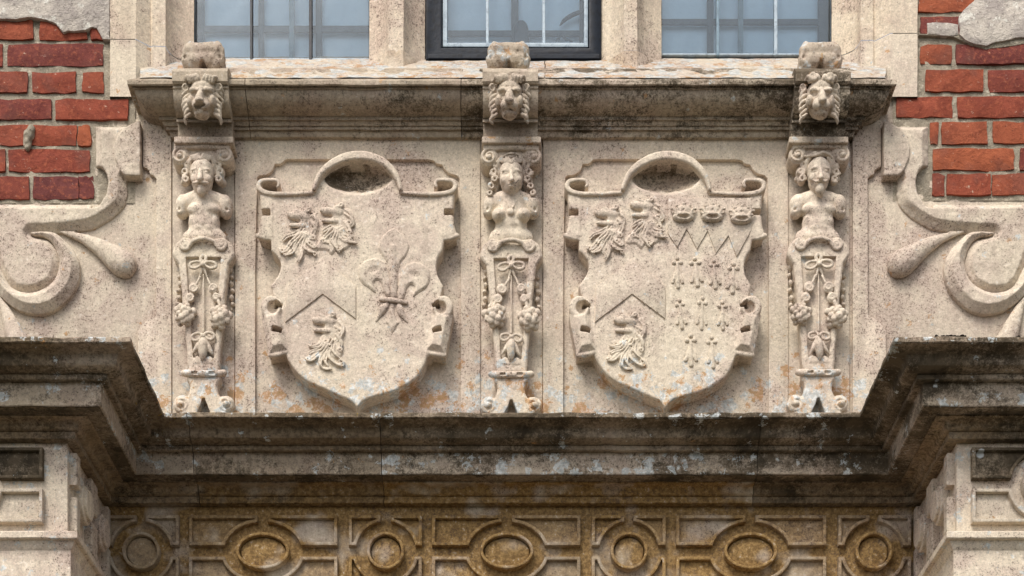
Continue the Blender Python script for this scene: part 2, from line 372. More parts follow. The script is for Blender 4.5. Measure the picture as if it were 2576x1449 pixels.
# ------------------------------------------------------------------ carving: smooth solids on a grid, skinned with surface nets
class Carve:
    def __init__(s, u, v, w, res=1.8):
        s.res = res; s.o = np.array([u[0], v[0], w[0]], float)
        s.n = [int((b - a) / res) + 2 for a, b in (u, v, w)]
        s.ax = [s.o[i] + np.arange(s.n[i]) * res for i in range(3)]
        s.f = np.full(s.n, 1e3, np.float32); s.wref = None
    def fr(s, v, w):
        return v if s.wref is None else v + (CY - v) * (w - s.wref) / F
    def sl(s, lo, hi, pad):
        r = []
        for i in range(3):
            a = int(math.floor((lo[i] - pad - s.o[i]) / s.res)); b = int(math.ceil((hi[i] + pad - s.o[i]) / s.res)) + 1
            r.append(slice(max(a, 0), max(min(b, s.n[i]), 0)))
        r = tuple(r)
        if any(q.stop <= q.start for q in r): return None, None
        g = (s.ax[0][r[0]][:, None, None], s.ax[1][r[1]][None, :, None], s.ax[2][r[2]][None, None, :])
        return r, g
    def put(s, r, d, k, sub=False):
        f = s.f[r]
        if sub:
            h = np.clip(0.5 - 0.5 * (f + d) / k, 0, 1); s.f[r] = f * (1 - h) - d * h + k * h * (1 - h)
        else:
            h = np.clip(0.5 + 0.5 * (f - d) / k, 0, 1); s.f[r] = np.where(f > 500, d, f * (1 - h) + d * h - k * h * (1 - h))
    def ell(s, c, r, k=3.0, rot=0.0, sub=False):
        c = (c[0], s.fr(c[1], c[2] + (-0.5 if sub else 0.7) * r[2]), c[2])
        m = max(r); lo = [c[i] - (m if i < 2 else r[2]) for i in range(3)]; hi = [c[i] + (m if i < 2 else r[2]) for i in range(3)]
        q, g = s.sl(lo, hi, k + 3 * s.res)
        if q is None: return
        a, b, e = g[0] - c[0], g[1] - c[1], g[2] - c[2]
        if rot:
            cs, sn = math.cos(R(rot)), math.sin(R(rot)); a, b = a * cs + b * sn, -a * sn + b * cs
        k0 = np.sqrt((a / r[0]) ** 2 + (b / r[1]) ** 2 + (e / r[2]) ** 2); k1 = np.sqrt((a / r[0] ** 2) ** 2 + (b / r[1] ** 2) ** 2 + (e / r[2] ** 2) ** 2)
        s.put(q, (k0 * (k0 - 1) / np.maximum(k1, 1e-6)).astype(np.float32), k, sub)
    def cap(s, p, q_, r1, r2=None, k=2.0, sub=False, flat=1.0):
        r2 = r1 if r2 is None else r2
        p = (p[0], s.fr(p[1], p[2] + (-0.3 if sub else 0.7) * r1), p[2]); q_ = (q_[0], s.fr(q_[1], q_[2] + (-0.3 if sub else 0.7) * r2), q_[2]); p = np.array(p, float); q_ = np.array(q_, float); m = max(r1, r2)
        q, g = s.sl(np.minimum(p, q_) - m, np.maximum(p, q_) + m, k + 3 * s.res)
        if q is None: return
        ba = q_ - p; L = ba.dot(ba) + 1e-9
        x, y, z = g[0] - p[0], g[1] - p[1], g[2] - p[2]
        h = np.clip((x * ba[0] + y * ba[1] + z * ba[2]) / L, 0, 1)
        d = np.sqrt((x - h * ba[0]) ** 2 + (y - h * ba[1]) ** 2 + ((z - h * ba[2]) / flat) ** 2) - (r1 + h * (r2 - r1))
        s.put(q, d.astype(np.float32), k, sub)
    def tube(s, pts, k=1.5, n=4, sub=False, flat=1.0):
        """pts = [(u, v, w, radius)]"""
        pp = spline(pts, n)
        for a, b in zip(pp[:-1], pp[1:]): s.cap(a[:3], b[:3], max(a[3], .3), max(b[3], .3), k, sub, flat)
    def box(s, c, h, r=2.0, k=2.0, rot=0.0, sub=False):
        c = (c[0], s.fr(c[1], c[2] + (0 if sub else h[2])), c[2])
        m = math.hypot(h[0], h[1]); q, g = s.sl([c[0] - m, c[1] - m, c[2] - h[2]], [c[0] + m, c[1] + m, c[2] + h[2]], k + 3 * s.res)
        if q is None: return
        a, b, e = g[0] - c[0], g[1] - c[1], g[2] - c[2]
        if rot:
            cs, sn = math.cos(R(rot)), math.sin(R(rot)); a, b = a * cs + b * sn, -a * sn + b * cs
        a, b, e = np.abs(a) - h[0] + r, np.abs(b) - h[1] + r, np.abs(e) - h[2] + r
        d = np.sqrt(np.maximum(a, 0) ** 2 + np.maximum(b, 0) ** 2 + np.maximum(e, 0) ** 2) + np.minimum(np.maximum(np.maximum(a, b), e), 0) - r
        s.put(q, d.astype(np.float32), k, sub)
    def poly(s, lp, h, bev=3.0, k=1.0, base=-4.0, sub=False, slope=0.0):
        lp = np.array([(a_, b_ if sub else s.fr(b_, h)) for a_, b_ in lp], float); lo = [*lp.min(0), base]; hi = [*lp.max(0), h]
        q, g = s.sl(lo, hi, k + 3 * s.res)
        if q is None: return
        x = g[0][:, :, 0] + 0 * g[1][:, :, 0]; y = g[1][:, :, 0] + 0 * g[0][:, :, 0]
        d2 = np.full(x.shape, 1e9); ins = np.zeros(x.shape, bool); n = len(lp)
        for i in range(n):
            a, b = lp[i], lp[(i + 1) % n]; e = b - a; L = e.dot(e)
            if L < 1e-9: continue
            t = np.clip(((x - a[0]) * e[0] + (y - a[1]) * e[1]) / L, 0, 1)
            d2 = np.minimum(d2, (x - a[0] - t * e[0]) ** 2 + (y - a[1] - t * e[1]) ** 2)
            if a[1] != b[1]:
                c = ((a[1] > y) != (b[1] > y)) & (x < (b[0] - a[0]) * (y - a[1]) / (b[1] - a[1]) + a[0]); ins ^= c
        d2 = np.sqrt(d2) * np.where(ins, -1, 1); d2 = d2[:, :, None]; wv = g[2]
        d = np.maximum(d2, wv - h)
        d = np.maximum(d, (d2 + wv - h + bev) * 0.7071)
        s.put(q, d.astype(np.float32), k, sub)
    def wear(s, amp=0.5, seed=0):
        """weathering: smooth random lumps of two sizes"""
        r = np.random.default_rng(seed)
        for sp, k in ((26.0, 1.0), (9.0, 0.8)):
            n = [int(s.n[i] * s.res / sp) + 3 for i in range(3)]; g = r.normal(0, 1, n).astype(np.float32)
            for i in range(3):
                x = np.arange(s.n[i]) * s.res / sp; j = x.astype(int); t = (x - j).astype(np.float32); t = t * t * (3 - 2 * t)
                sh = [1, 1, 1]; sh[i] = -1; t = t.reshape(sh)
                g = np.take(g, j, i) * (1 - t) + np.take(g, j + 1, i) * t
            s.f += g * (amp * k)
    def mesh(s, yb, yref, ws=1.0):
        f = s.f; sg = f < 0; nx, ny, nz = s.n
        cnt = np.zeros((nx - 1, ny - 1, nz - 1), np.int8)
        cs = [(i, j, k) for i in (0, 1) for j in (0, 1) for k in (0, 1)]
        for i, j, k in cs: cnt += sg[i:nx - 1 + i, j:ny - 1 + j, k:nz - 1 + k]
        act = (cnt > 0) & (cnt < 8); ii = np.argwhere(act); idx = np.full(act.shape, -1, np.int64); idx[act] = np.arange(len(ii))
        acc = np.zeros((len(ii), 3)); num = np.zeros(len(ii))
        for a in cs:
            for ax in range(3):
                if a[ax]: continue
                b = list(a); b[ax] = 1
                fa = f[ii[:, 0] + a[0], ii[:, 1] + a[1], ii[:, 2] + a[2]]; fb = f[ii[:, 0] + b[0], ii[:, 1] + b[1], ii[:, 2] + b[2]]
                m = (fa < 0) != (fb < 0); t = np.where(m, fa / np.where(m, fa - fb, 1), 0)
                p = np.array(a, float)[None] + t[:, None] * (np.array(b) - np.array(a))[None]
                acc[m] += p[m]; num[m] += 1
        vt = (ii + acc / num[:, None]) * s.res + s.o
        sc_ = (D0 + yref) / F
        vs = np.stack([(vt[:, 0] - CX) * sc_, yb - vt[:, 2] * sc_ * ws, (CY - vt[:, 1]) * sc_ + ZC], 1)
        fs = []
        for ax in range(3):
            o1, o2 = [(1, 2), (2, 0), (0, 1)][ax]
            a = [slice(None)] * 3; b = [slice(None)] * 3
            a[ax] = slice(0, -1); b[ax] = slice(1, None)
            A, B = sg[tuple(a)], sg[tuple(b)]
            e = np.argwhere(A != B)
            e = e[(e[:, o1] > 0) & (e[:, o2] > 0) & (e[:, o1] < s.n[o1] - 1) & (e[:, o2] < s.n[o2] - 1)]
            q = []
            for d1, d2 in ((0, 0), (-1, 0), (-1, -1), (0, -1)):
                c = e.copy(); c[:, o1] += d1; c[:, o2] += d2; q.append(idx[c[:, 0], c[:, 1], c[:, 2]])
            q = np.stack(q, 1); flip = A[tuple(e.T)]
            q[flip] = q[flip][:, ::-1]; fs.append(q)
        fs = np.concatenate(fs)
        fs = fs[(fs >= 0).all(1)]
        me = bpy.data.meshes.new('m')
        me.vertices.add(len(vs)); me.vertices.foreach_set('co', vs.astype(np.float32).ravel())
        me.loops.add(len(fs) * 4); me.loops.foreach_set('vertex_index', fs.astype(np.int32).ravel())
        me.polygons.add(len(fs)); me.polygons.foreach_set('loop_start', np.arange(0, len(fs) * 4, 4, dtype=np.int32))
        try: me.polygons.foreach_set('loop_total', np.full(len(fs), 4, np.int32))
        except Exception: pass
        me.polygons.foreach_set('use_smooth', np.ones(len(fs), bool))
        me.update(calc_edges=True); me.validate()
        # orient outwards (front faces look towards -Y)
        return me
def spiral(cx, cy, r0, r1, a0, turns, n=16, w=0, tr=(3, 2)):
    out = []
    for i in range(n + 1):
        t = i / n; r = r0 + (r1 - r0) * t; a = R(a0 + 360 * turns * t)
        out.append((cx + r * math.cos(a), cy + r * math.sin(a), w, tr[0] + (tr[1] - tr[0]) * t))
    return out

def mirror_mesh(me):
    m2 = me.copy(); a = np.empty(len(m2.vertices) * 3, np.float32); m2.vertices.foreach_get('co', a); a = a.reshape(-1, 3); a[:, 0] *= -1
    m2.vertices.foreach_set('co', a.ravel()); m2.flip_normals()
    if 'org' in me: o = me['org']; m2['org'] = (-o[0], o[1], o[2])
    m2.update(); return m2
def mirror_tree(src, parent, name=None):
    o = src.copy(); C.objects.link(o)
    if src.data: o.data = mirror_mesh(src.data)
    wp = WP[src]; place(o, (-wp.x, wp.y, wp.z), parent)
    for ch in [c for c in list(WP) if c.parent == src]: mirror_tree(ch, o)
    return o

# ------------------------------------------------------------------ ground
g = mk('ground', ([(-60, -60, 0), (60, -60, 0), (60, 40, 0), (-60, 40, 0)], [(0, 1, 2, 3)]), 'gravel'); g['kind'] = 'structure'

# ------------------------------------------------------------------ plan of the porch: wall plane YF, piers standing PJ in front of it
YF, PX, PJ = 0.02, 1.001, 0.355
YP = YF - PJ
def zz(v, y): return Z(v, y)

# lower entablature cornice
z1 = zz(1037, -.163); z2 = zz(1051, -.163); z3 = zz(1121, -.094); z4 = zz(1134, -.094); z5 = zz(1193, -.08); z6 = zz(1250, .0); z7 = zz(1267, .0)
cyma = []
for i in range(11):
    t = i / 10; cyma.append((0.176 - 0.062 * (t + 0.16 * math.sin(2 * math.pi * t)), z2 - 0.002 + (z3 - z2 + 0.002) * (t - 0.10 * math.sin(2 * math.pi * t))))
bed = []
for i in range(9):
    t = i / 8; bed.append((0.050 - 0.032 * (t + 0.13 * math.sin(2 * math.pi * t)), z5 - 0.004 + (z6 - z5 + 0.004) * (t - 0.12 * math.sin(2 * math.pi * t))))
CP = [(-0.05, z1 + 0.004), (0.02, z1 + 0.004), (0.176, z1 + 0.001), (0.181, z1), (0.183, z1 - 0.003), (0.183, z2 + 0.002), (0.180, z2)] + cyma + \
     [(0.114, z3), (0.114, z4 + 0.002), (0.111, z4), (0.102, z4), (0.100, z4 - 0.002), (0.100, z5 + 0.002), (0.098, z5), (0.056, z5), (0.056, z5 - 0.004)] + bed + \
     [(0.021, z6), (0.021, z7 + 0.001), (0.018, z7), (-0.05, z7)]
ent = thing('entablature_cornice', 'soot-blackened moulded stone cornice breaking forward over both piers below the shields', 'cornice', (0, YF, z7))
LIPP = [(-0.05, z1 + 0.004), (0.02, z1 + 0.004), (0.176, z1 + 0.001), (0.181, z1), (0.183, z1 - 0.003), (0.183, z2 + 0.002), (0.180, z2), (-0.05, z2)]
CYMP = [(-0.04, z2 - 0.0005)] + [(0.178, z2 - 0.0005)] + cyma[1:] + [(0.114, z3), (0.116, z3 - .001), (0.116, z4 + 0.002), (0.113, z4), (-0.04, z4)]
CORP = [(-0.05, z4 - 0.0005), (0.102, z4 - 0.0005), (0.100, z4 - 0.003), (0.100, z5 + 0.002), (0.0985, z5), (0.095, z5 + 0.001), (-0.05, z5 + 0.001)]
SOFP = [(-0.04, z5 + 0.0006), (0.0955, z5 + 0.0006), (0.095, z5 - 0.001), (0.056, z5 - 0.001), (-0.04, z5 - 0.001)]
BEDP = [(-0.04, z5 - 0.0012), (0.060, z5 - 0.0012), (0.060, z5 - 0.004), (0.054, z5 - 0.005)] + bed + [(0.021, z6), (0.023, z6 - .001), (0.023, z7 + 0.001), (0.019, z7), (-0.04, z7)]
gp = 0.0009
j1, j2, j3 = X(487, -.08), X(960, -.08), X(1905, -.08)
paths = [[(-1.95, YP), (-PX, YP), (-PX, YF), (j1 - gp, YF)], [(j1 + gp, YF), (j2 - gp, YF)], [(j2 + gp, YF), (j3 - gp, YF)], [(j3 + gp, YF), (PX, YF), (PX, YP), (1.95, YP)]]
for i, pth in enumerate(paths):
    mk('cornice_lip', sweep_mesh(LIPP, pth, wob=0.0018), 'stone', ent, soot=0.62, brown=0.85, white=(0.50, 0.55, 0.6, 0.55)[i], yellow=(0.62, 0.55, 0.4, 0.5)[i], orange=0.25)
    mk('cyma_moulding', sweep_mesh(CYMP, pth), 'stone', ent, soot=(0.52, 0.53, 0.56, 0.58)[i], brown=0.95, yellow=(0.46, 0.42, 0.2, 0.28)[i], white=0.2)
    mk('corona_stone', sweep_mesh(CORP, pth), 'stone', ent, soot=(0.46, 0.50, 0.58, 0.58)[i], brown=(0.60, 0.72, 0.50, 0.62)[i], white=(0.45, 0.3, 0.72, 0.45)[i], yellow=(0.15, 0.3, 0, 0.1)[i])
    mk('soffit', sweep_mesh(SOFP, pth), 'stone', ent, soot=(0.62, 0.6, 0.58, 0.64)[i], brown=0.95)
    mk('bed_moulding', sweep_mesh(BEDP, pth), 'stone', ent, ochre=(0.6, 1.1, 1.4, 0.6)[i], brown=(0.75, 0.60, 0.25, 0.80)[i], soot=(0.46, 0.40, 0.22, 0.50)[i])

# frieze of strapwork between the piers
zt, zb = z7 - 0.0, zz(1335, YP - 0.03)
fz = thing('strapwork_frieze', 'ochre-stained stone frieze of carved circles, ovals and strapwork under the lower cornice', 'frieze', (0, YF, zb))
mk('frieze_slab', prism((-PX - 0.02, YF, zb - 0.03), (PX + 0.02, YF + 0.2, zt + 0.03)), 'stone', fz, ochre=1.3, brown=0.30, soot=0.24)
FR = dict(ochre=0.95, brown=0.25)
def inset(lp, d): return offset_loop(lp, d)
def corner(xa, xb, ya, yb_, cx, cy, rx, ry, y0, yo=None, parent=None, **pr):
    """rectangular plaque with one corner bitten out by the ring round (cx, cy)"""
    left, top = (xa + xb) / 2 < cx, (ya + yb_) / 2 < cy
    xi, xo = (xb, xa) if left else (xa, xb); yi, yo_ = (yb_, ya) if top else (ya, yb_)
    sx, sy = (-1 if left else 1), (-1 if top else 1)
    a1 = math.acos(min(1, abs(xi - cx) / rx)); a0 = math.asin(min(1, abs(yi - cy) / ry))
    pts = [(cx + sx * rx * math.cos(a0 + (a1 - a0) * i / 10), cy + sy * ry * math.sin(a0 + (a1 - a0) * i / 10)) for i in range(11)]
    lp = [(xo, yo_), (xo, yi)] + pts + [(xi, yo_)]
    o = plate('strapwork_plaque', [lp, offset_loop(lp, 8.5)], y0 + 0.004, y0 - 0.017, 2.4, 'stone', parent, yref=y0 - .005, **pr)
    plate('plaque_face', offset_loop(lp, 8.0), y0, y0 - 0.004, 0.8, 'stone', o, yref=y0 - .005, **pr)
    return o
def boss(cx, cy, rx, ry, y0, parent, **pr):
    o = plate('boss_rim', [arc(cx, cy, rx, ry, 0, 360 - 9, 39), arc(cx, cy, rx - 8, ry - 8, 0, 360 - 9, 39)], y0 + 0.004, y0 - 0.024, 3.0, 'stone', parent, yref=y0 - .008, **pr)
    plate('boss_face', arc(cx, cy, rx - 9.5, ry - 9.5, 0, 360 - 9, 39), y0 + 0.003, y0 - 0.011, 4.0, 'stone', o, yref=y0 - .008, **pr)
    return o
YC = 1390
units = [('c', 357, 268, 345, 368, 452), ('o', 662.5, 477, 650, 675, 850), ('c', 971, 878, 958, 984, 1062), ('o', 1275, 1087, 1262, 1288, 1460),
         ('c', 1582, 1488, 1570, 1592, 1674), ('o', 1887, 1700, 1875, 1899, 2077), ('c', 2196, 2107, 2185, 2208, 2290)]
tones = dict(FR)
for i, (kd, cx, a, b, c, d) in enumerate(units):
    rx, ry, bx, by = (75, 75, 47, 47) if kd == 'c' else (97, 73, 67, 46)
    for (xa, xb) in ((a, b), (c, d)):
        for (ya, yb_) in ((1300, 1376), (1404, 1480)):
            gr = random.random()
            corner(xa, xb, ya, yb_, cx, YC, rx, ry, YF, parent=fz, ochre=0.55 + 0.75 * gr if i not in (0, 6) else 0.6, brown=0.36 - 0.2 * gr, soot=0.28, tone=random.uniform(-.12, .10))
    boss(cx, YC, bx, by, YF, fz, ochre=1.1 if i not in (0,) else 0.6, brown=0.22, soot=0.2, tone=random.uniform(-.05, .1))

# string course (ledge) under frieze and piers, and the walls below it
zl0, zl1 = zb, zz(1354, YP - 0.03)
LP_ = [(-0.05, zl0 + 0.002), (0.028, zl0), (0.030, zl0 - 0.002), (0.030, zl1 + 0.002), (0.028, zl1), (0.020, zl1 - 0.001), (0.016, zl1 - 0.012), (0.010, zl1 - 0.02), (0.010, 2.62), (0.018, 2.60), (0.018, 2.55), (0.0, 2.53), (-0.05, 2.53)]
lw = thing('lower_wall', 'plain stone wall under the strapwork frieze, mostly below the picture', 'wall', (0, YF, 0))
mk('string_course', sweep_mesh(LP_, [(-PX, YF), (PX, YF)], wob=0.0008), 'stone', lw, ochre=0.3)
mk('wall_block', prism((-PX, YF + 0.004, 0), (PX, YF + 0.2, 2.54)), 'stone', lw)

# the two projecting piers
def pier(side):
    nm = 'left' if side < 0 else 'right'
    t = thing('porch_pier', f'pale stone pier block projecting at the lower {nm}, carved with strapwork plaques', 'pier', (side * 1.4, YP, 0), 'projecting porch piers')
    if side < 0: path = [(-1.95, YP), (-PX, YP), (-PX, YF)]
    else: path = [(PX, YF), (PX, YP), (1.95, YP)]
    mk('frieze_block', sweep_mesh([(-0.1, zt + 0.01), (0.0, zt + 0.01), (0.0, zb), (-0.1, zb)], path, wob=0.0006), 'stone', t, soot=0.22, white=0.42, tone=0.14)
    mk('string_course', sweep_mesh(LP_, path, wob=0.0008), 'stone', t, white=0.25, tone=0.1)
    x0, x1 = (-1.95, -PX) if side < 0 else (PX, 1.95)
    mk('pier_shaft', prism((x0, YP + 0.006, 0), (x1, YF + 0.2, 2.54)), 'stone', t)
    # front plaques
    u = (lambda q: q) if side > 0 else (lambda q: 2576 - q)
    c0 = 2621 if side > 0 else 2656
    for (ya, yb_, so) in ((1130, 1208, 0.68), (1234, 1318, 0.0)):
        a, b = sorted((u(2443 if side > 0 else 2466), u(c0 - 14)))
        corner(a, b, ya, yb_, u(c0), 1222, 81, 81, YP, parent=t, soot=so, white=0.3 if not so else 0, brown=0.75 if so else 0)
    boss(u(c0), 1222, 52, 52, YP, t, white=0.2)
    # plaques and discs on the inner side face: built flat, then turned to face the middle
    zc = (zt + zb) / 2 + 0.004
    def side_prism(poly, th, bev):
        # poly in (depth y, height z)
        vs, fs = [], []; n = len(poly); l2 = offset_loop(poly, bev)
        for lp, h in ((poly, -0.004), (poly, th - bev), (l2, th)):
            for yy, z_ in lp: vs.append((side * (PX - h), yy, z_))
        for k in range(2):
            for j in range(n): fs.append((k * n + j, k * n + (j + 1) % n, (k + 1) * n + (j + 1) % n, (k + 1) * n + j))
        for tr in tessellate_polygon([[Vector((q[0], q[1], 0)) for q in l2]]): fs.append(tuple(2 * n + q for q in tr))
        return mesh_of(vs, fs, 30)
    for yc in (-0.07, -0.235):
        o = mk('side_disc', side_prism(arc(yc, zc, 0.043, 0.043, 0, 350, 35), 0.020, 0.002), 'stone', t, white=0.2, tone=0.1)
        mk('disc_face', side_prism(arc(yc, zc, 0.034, 0.034, 0, 350, 35), 0.028, 0.002), 'stone', o, white=0.2, tone=0.1)
    for ya, yb_ in ((-0.318, -0.288), (-0.180, -0.125), (-0.018, 0.006)):
        for za, zb_ in ((zc + 0.014, zc + 0.086), (zc - 0.090, zc - 0.014)):
            mk('side_plaque', side_prism([(ya, za), (yb_, za), (yb_, zb_), (ya, zb_)], 0.018, 0.002), 'stone', t, soot=0.36, white=0.25)
    return t
pier(-1); pier(1)

# ------------------------------------------------------------------ upper sill and its moulded cornice
def ov(a0, z_a, a1, z_b, n=9):
    return [(a1 + (a0 - a1) * math.cos(math.pi / 2 * i / n), z_a + (z_b - z_a) * math.sin(math.pi / 2 * i / n)) for i in range(n + 1)]
s = lambda v, o: zz(v, -o)
UP = [(-0.04, s(172, -0.04)), (0.0, s(172, 0.0)), (0.086, s(198, .086)), (0.096, s(200, .096)), (0.099, s(203, .099)), (0.099, s(212, .099)), (0.096, s(216, .096)), (0.089, s(217, .089)), (0.089, s(223, .089))]
UP += ov(0.085, s(226, .085), 0.036, s(293, .036))
UP += [(0.036, s(301, .036)), (0.031, s(303, .031)), (0.026, s(316, .026)), (0.022, s(318, .022)), (0.022, s(326, .022)), (0.016, s(328, .016)), (0.012, s(345, .012)), (0.008, s(348, .008)), (-0.04, s(348, .008))]
SX = 0.82
sill = thing('sill_cornice', 'long moulded stone sill cornice, lichened on top, under the mullioned window', 'cornice', (0, 0, s(348, 0)))
k1, k2 = X(622, -.06), X(1160, -.06)
def ss(path, **pr): return mk('sill_stone', sweep_mesh(UP, path), 'stone', sill, **pr)
ss([(-SX, 0.06), (-SX, 0), (k1 - gp, 0)], brown=0.60, yellow=0.38, soot=0.26)
ss([(k1 + gp, 0), (k2 - gp, 0)], brown=0.60, soot=0.40, yellow=0.34)
ss([(k2 + gp, 0), (SX, 0), (SX, 0.06)], brown=0.50, soot=0.56, yellow=0.30)
# sloping weathering, thick with lichen
zs0, zs1 = zz(149, 0.105), zz(197, -0.087)
def slope_piece(ua, ub, **pr):
    n = 60; m = 10; vs, fs = [], []
    for i in range(n + 1):
        for j in range(m + 1):
            t = j / m; y = 0.125 + (-0.089 - 0.125) * t; z = zs0 + (zs1 - zs0) * (0.105 - y) / (0.105 + 0.087) + 0.0018
            q = Vector((X(ua, y) + (X(ub, y) - X(ua, y)) * i / n, y, z)); q += noise.noise_vector(q * 30) * 0.0022; vs.append(tuple(q))
    for i in range(n):
        for j in range(m): fs.append((i * (m + 1) + j, i * (m + 1) + j + 1, (i + 1) * (m + 1) + j + 1, (i + 1) * (m + 1) + j))
    me = mesh_of(vs, fs, 60)
    if me.polygons[0].normal.z < 0: me.flip_normals()
    return mk('weathered_slope', me, 'stone', sill, **pr)
LI = dict(white=0.92, orange=0.64, yellow=0.4, soot=0.30, tone=-0.20)
slope_piece(352, 1370, **LI); slope_piece(1372, 2228, **LI)

# ------------------------------------------------------------------ brick walls either side
def brick_mesh(u0, u1, v0, v1, yf, seed):
    r = random.Random(seed); nx, nz = max(4, int((u1 - u0) / 26)), 3; vs, fs = [], []
    s_ = (D0 + yf) / F; cut = 1.0; u0 -= 1.6; u1 += 1.6; v0 -= 1.8; v1 += 1.8
    def jit(k): return r.uniform(-k, k)
    ring = {}
    for i in range(nx + 1):
        for j in range(nz + 1):
            u = u0 + (u1 - u0) * i / nx; v = v0 + (v1 - v0) * j / nz; e = i in (0, nx) or j in (0, nz)
            u += jit(1.9); v += jit(1.9); y = yf + (0.0014 if e else 0) + jit(0.0013)
            if e and r.random() < .12: y += 0.003; u += jit(3); v += jit(2.5)
            if i in (0, nx) and j in (0, nz): u += (cut if i == 0 else -cut); v += (cut if j == 0 else -cut)
            ring[i, j] = len(vs); vs.append(((u - CX) * s_, y, (CY - v) * s_ + ZC))
    for i in range(nx):
        for j in range(nz): fs.append((ring[i, j], ring[i, j + 1], ring[i + 1, j + 1], ring[i + 1, j]))
    bd = [ring[i, 0] for i in range(nx + 1)] + [ring[nx, j] for j in range(1, nz + 1)] + [ring[i, nz] for i in range(nx - 1, -1, -1)] + [ring[0, j] for j in range(nz - 1, 0, -1)]
    b = len(vs); n = len(bd); cxm = (u0 + u1) / 2; czm = (v0 + v1) / 2
    for q in bd:
        x, y, z = vs[q]; du = (x / s_ + CX - cxm); dv = (CY - (z - ZC) / s_ - czm)
        L = 1.2; u = x / s_ + CX + math.copysign(L, du); v = CY - (z - ZC) / s_ + math.copysign(L, dv)
        vs.append(((u - CX) * s_, yf + 0.03, (CY - v) * s_ + ZC))
    for j in range(n): fs.append((bd[j], b + j, b + (j + 1) % n, bd[(j + 1) % n]))
    me = mesh_of(vs, fs, 50); return me
YB = 0.004
def wall(name, label, mort, courses):
    t = thing(name, label, 'wall', (X((mort[0] + mort[1]) / 2, YB), YB, Z(mort[3], YB)), 'brick walls beside the stonework')
    # mortar bed: uneven sheet
    n, m = 70, 70; vs, fs = [], []
    for i in range(n + 1):
        for j in range(m + 1):
            u = mort[0] + (mort[1] - mort[0]) * i / n; v = mort[2] + (mort[3] - mort[2]) * j / m
            q = Vector(P(u, v, YB + 0.0065)); q.y += noise.noise(q * 28) * 0.0028 + noise.noise(q * 80) * 0.002; vs.append(tuple(q))
    for i in range(n):
        for j in range(m): fs.append((i * (m + 1) + j, i * (m + 1) + j + 1, (i + 1) * (m + 1) + j + 1, (i + 1) * (m + 1) + j))
    mk('mortar_bed', mesh_of(vs, fs, 60), 'mortar', t)
    k = 0
    for v0, v1, xs in courses:
        for a, b in xs:
            k += 1; mk('brick', brick_mesh(a, b, v0, v1, YB + random.uniform(-.0015, .002), k * 7 + len(label) * 131), 'brick', t)
    return t
LB = [(-16, 30, [(-330, -190), (-172, -20), (-2, 120), (136, 262)]),
      (50, 96, [(-330, -180), (-160, 82), (101, 217), (228, 258)]),
      (110, 163, [(-400, -160), (-142, 4), (20, 258)]),
      (181, 230, [(-360, -240), (-222, 67), (82, 188), (208, 258)]),
      (250, 298, [(-390, -130), (-112, 127), (140, 320)]),
      (316, 363, [(-360, -230), (-212, -20), (-2, 191), (196, 226)]),
      (377, 429, [(-400, -220), (-202, 11), (22, 224)]),
      (445, 497, [(-380, -160), (-142, 71), (83, 195), (198, 233)])]
RB = [(-16, 27, [(2312, 2452), (2468, 2700), (2718, 2900)]),
      (42, 84, [(2318, 2414), (2432, 2560), (2578, 2800)]),
      (113, 157, [(2317, 2393), (2407, 2640), (2658, 2890)]),
      (176, 227, [(2330, 2472), (2490, 2612), (2630, 2860)]),
      (243, 292, [(2258, 2397), (2411, 2650), (2668, 2900)]),
      (307, 358, [(2343, 2360), (2370, 2483), (2500, 2620), (2638, 2880)]),
      (374, 425, [(2347, 2550), (2567, 2690), (2708, 2920)]),
      (438, 488, [(2347, 2375), (2383, 2492), (2498, 2620), (2638, 2870)])]
bl = wall('brick_wall', 'weathered red brick wall with grey mortar left of the stone window', (-420, 340, -350, 512), LB)
br = wall('brick_wall', 'weathered red brick wall with pale mortar smears right of the stone window', (2246, 2990, -350, 505), RB)
def rough_loop(pts, k=2.0, n=5):
    out = []
    for i in range(len(pts) - 1):
        a, b = pts[i], pts[i + 1]; L = math.hypot(b[0] - a[0], b[1] - a[1]); m = max(1, int(L / 14))
        for j in range(m):
            t = j / m; q = (a[0] + (b[0] - a[0]) * t, a[1] + (b[1] - a[1]) * t)
            e = noise.noise_vector(Vector((q[0] * .06, q[1] * .06, 0))) * k * 1.6; out.append((q[0] + e.x, q[1] + e.y))
    return out
lp = rough_loop([(-400, 47), (40, 47), (75, 43), (90, 44), (115, 50), (140, 57), (150, 72), (160, 81), (172, 77), (215, 75), (231, 67), (243, 70), (250, 82), (257, 97), (275, 98), (276, -340), (-400, -340), (-400, 47)])
plate('render_patch', lp, YB + 0.02, YB - 0.007, 1.6, 'render', bl, label='crumbling pale lime render over the bricks')
lp = rough_loop([(2452, -2), (2440, 10), (2424, 24), (2414, 40), (2413, 52), (2418, 68), (2414, 86), (2430, 100), (2452, 110), (2480, 116), (2506, 106), (2540, 98), (2600, 90), (2980, 96), (2980, -340), (2470, -340), (2452, -2)])
plate('render_patch', lp, YB + 0.02, YB - 0.008, 1.6, 'render', br, label='crumbling pale lime render over the bricks')
lp = rough_loop([(2334, 58), (2370, 55), (2412, 60), (2412, 88), (2370, 90), (2334, 84), (2334, 58)])
plate('mortar_smear', lp, YB + 0.02, YB - 0.004, 3.0, 'render', br)
lp = rough_loop([(2312, 88), (2400, 92), (2440, 112), (2480, 124), (2590, 108), (2590, 96), (2480, 104), (2420, 84), (2312, 84), (2312, 88)], 1)
plate('mortar_smear', lp, YB + 0.02, YB - 0.002, 2.0, 'mortar', br)
c = Carve((50, 105), (305, 385), (-6, 22), 2.2)
c.ell((73, 342, 0), (13, 26, 12), 4, 12); c.ell((80, 326, 2), (11, 13, 10), 4); c.ell((70, 360, 0), (10, 14, 9), 4); c.wear(2.2, 3)
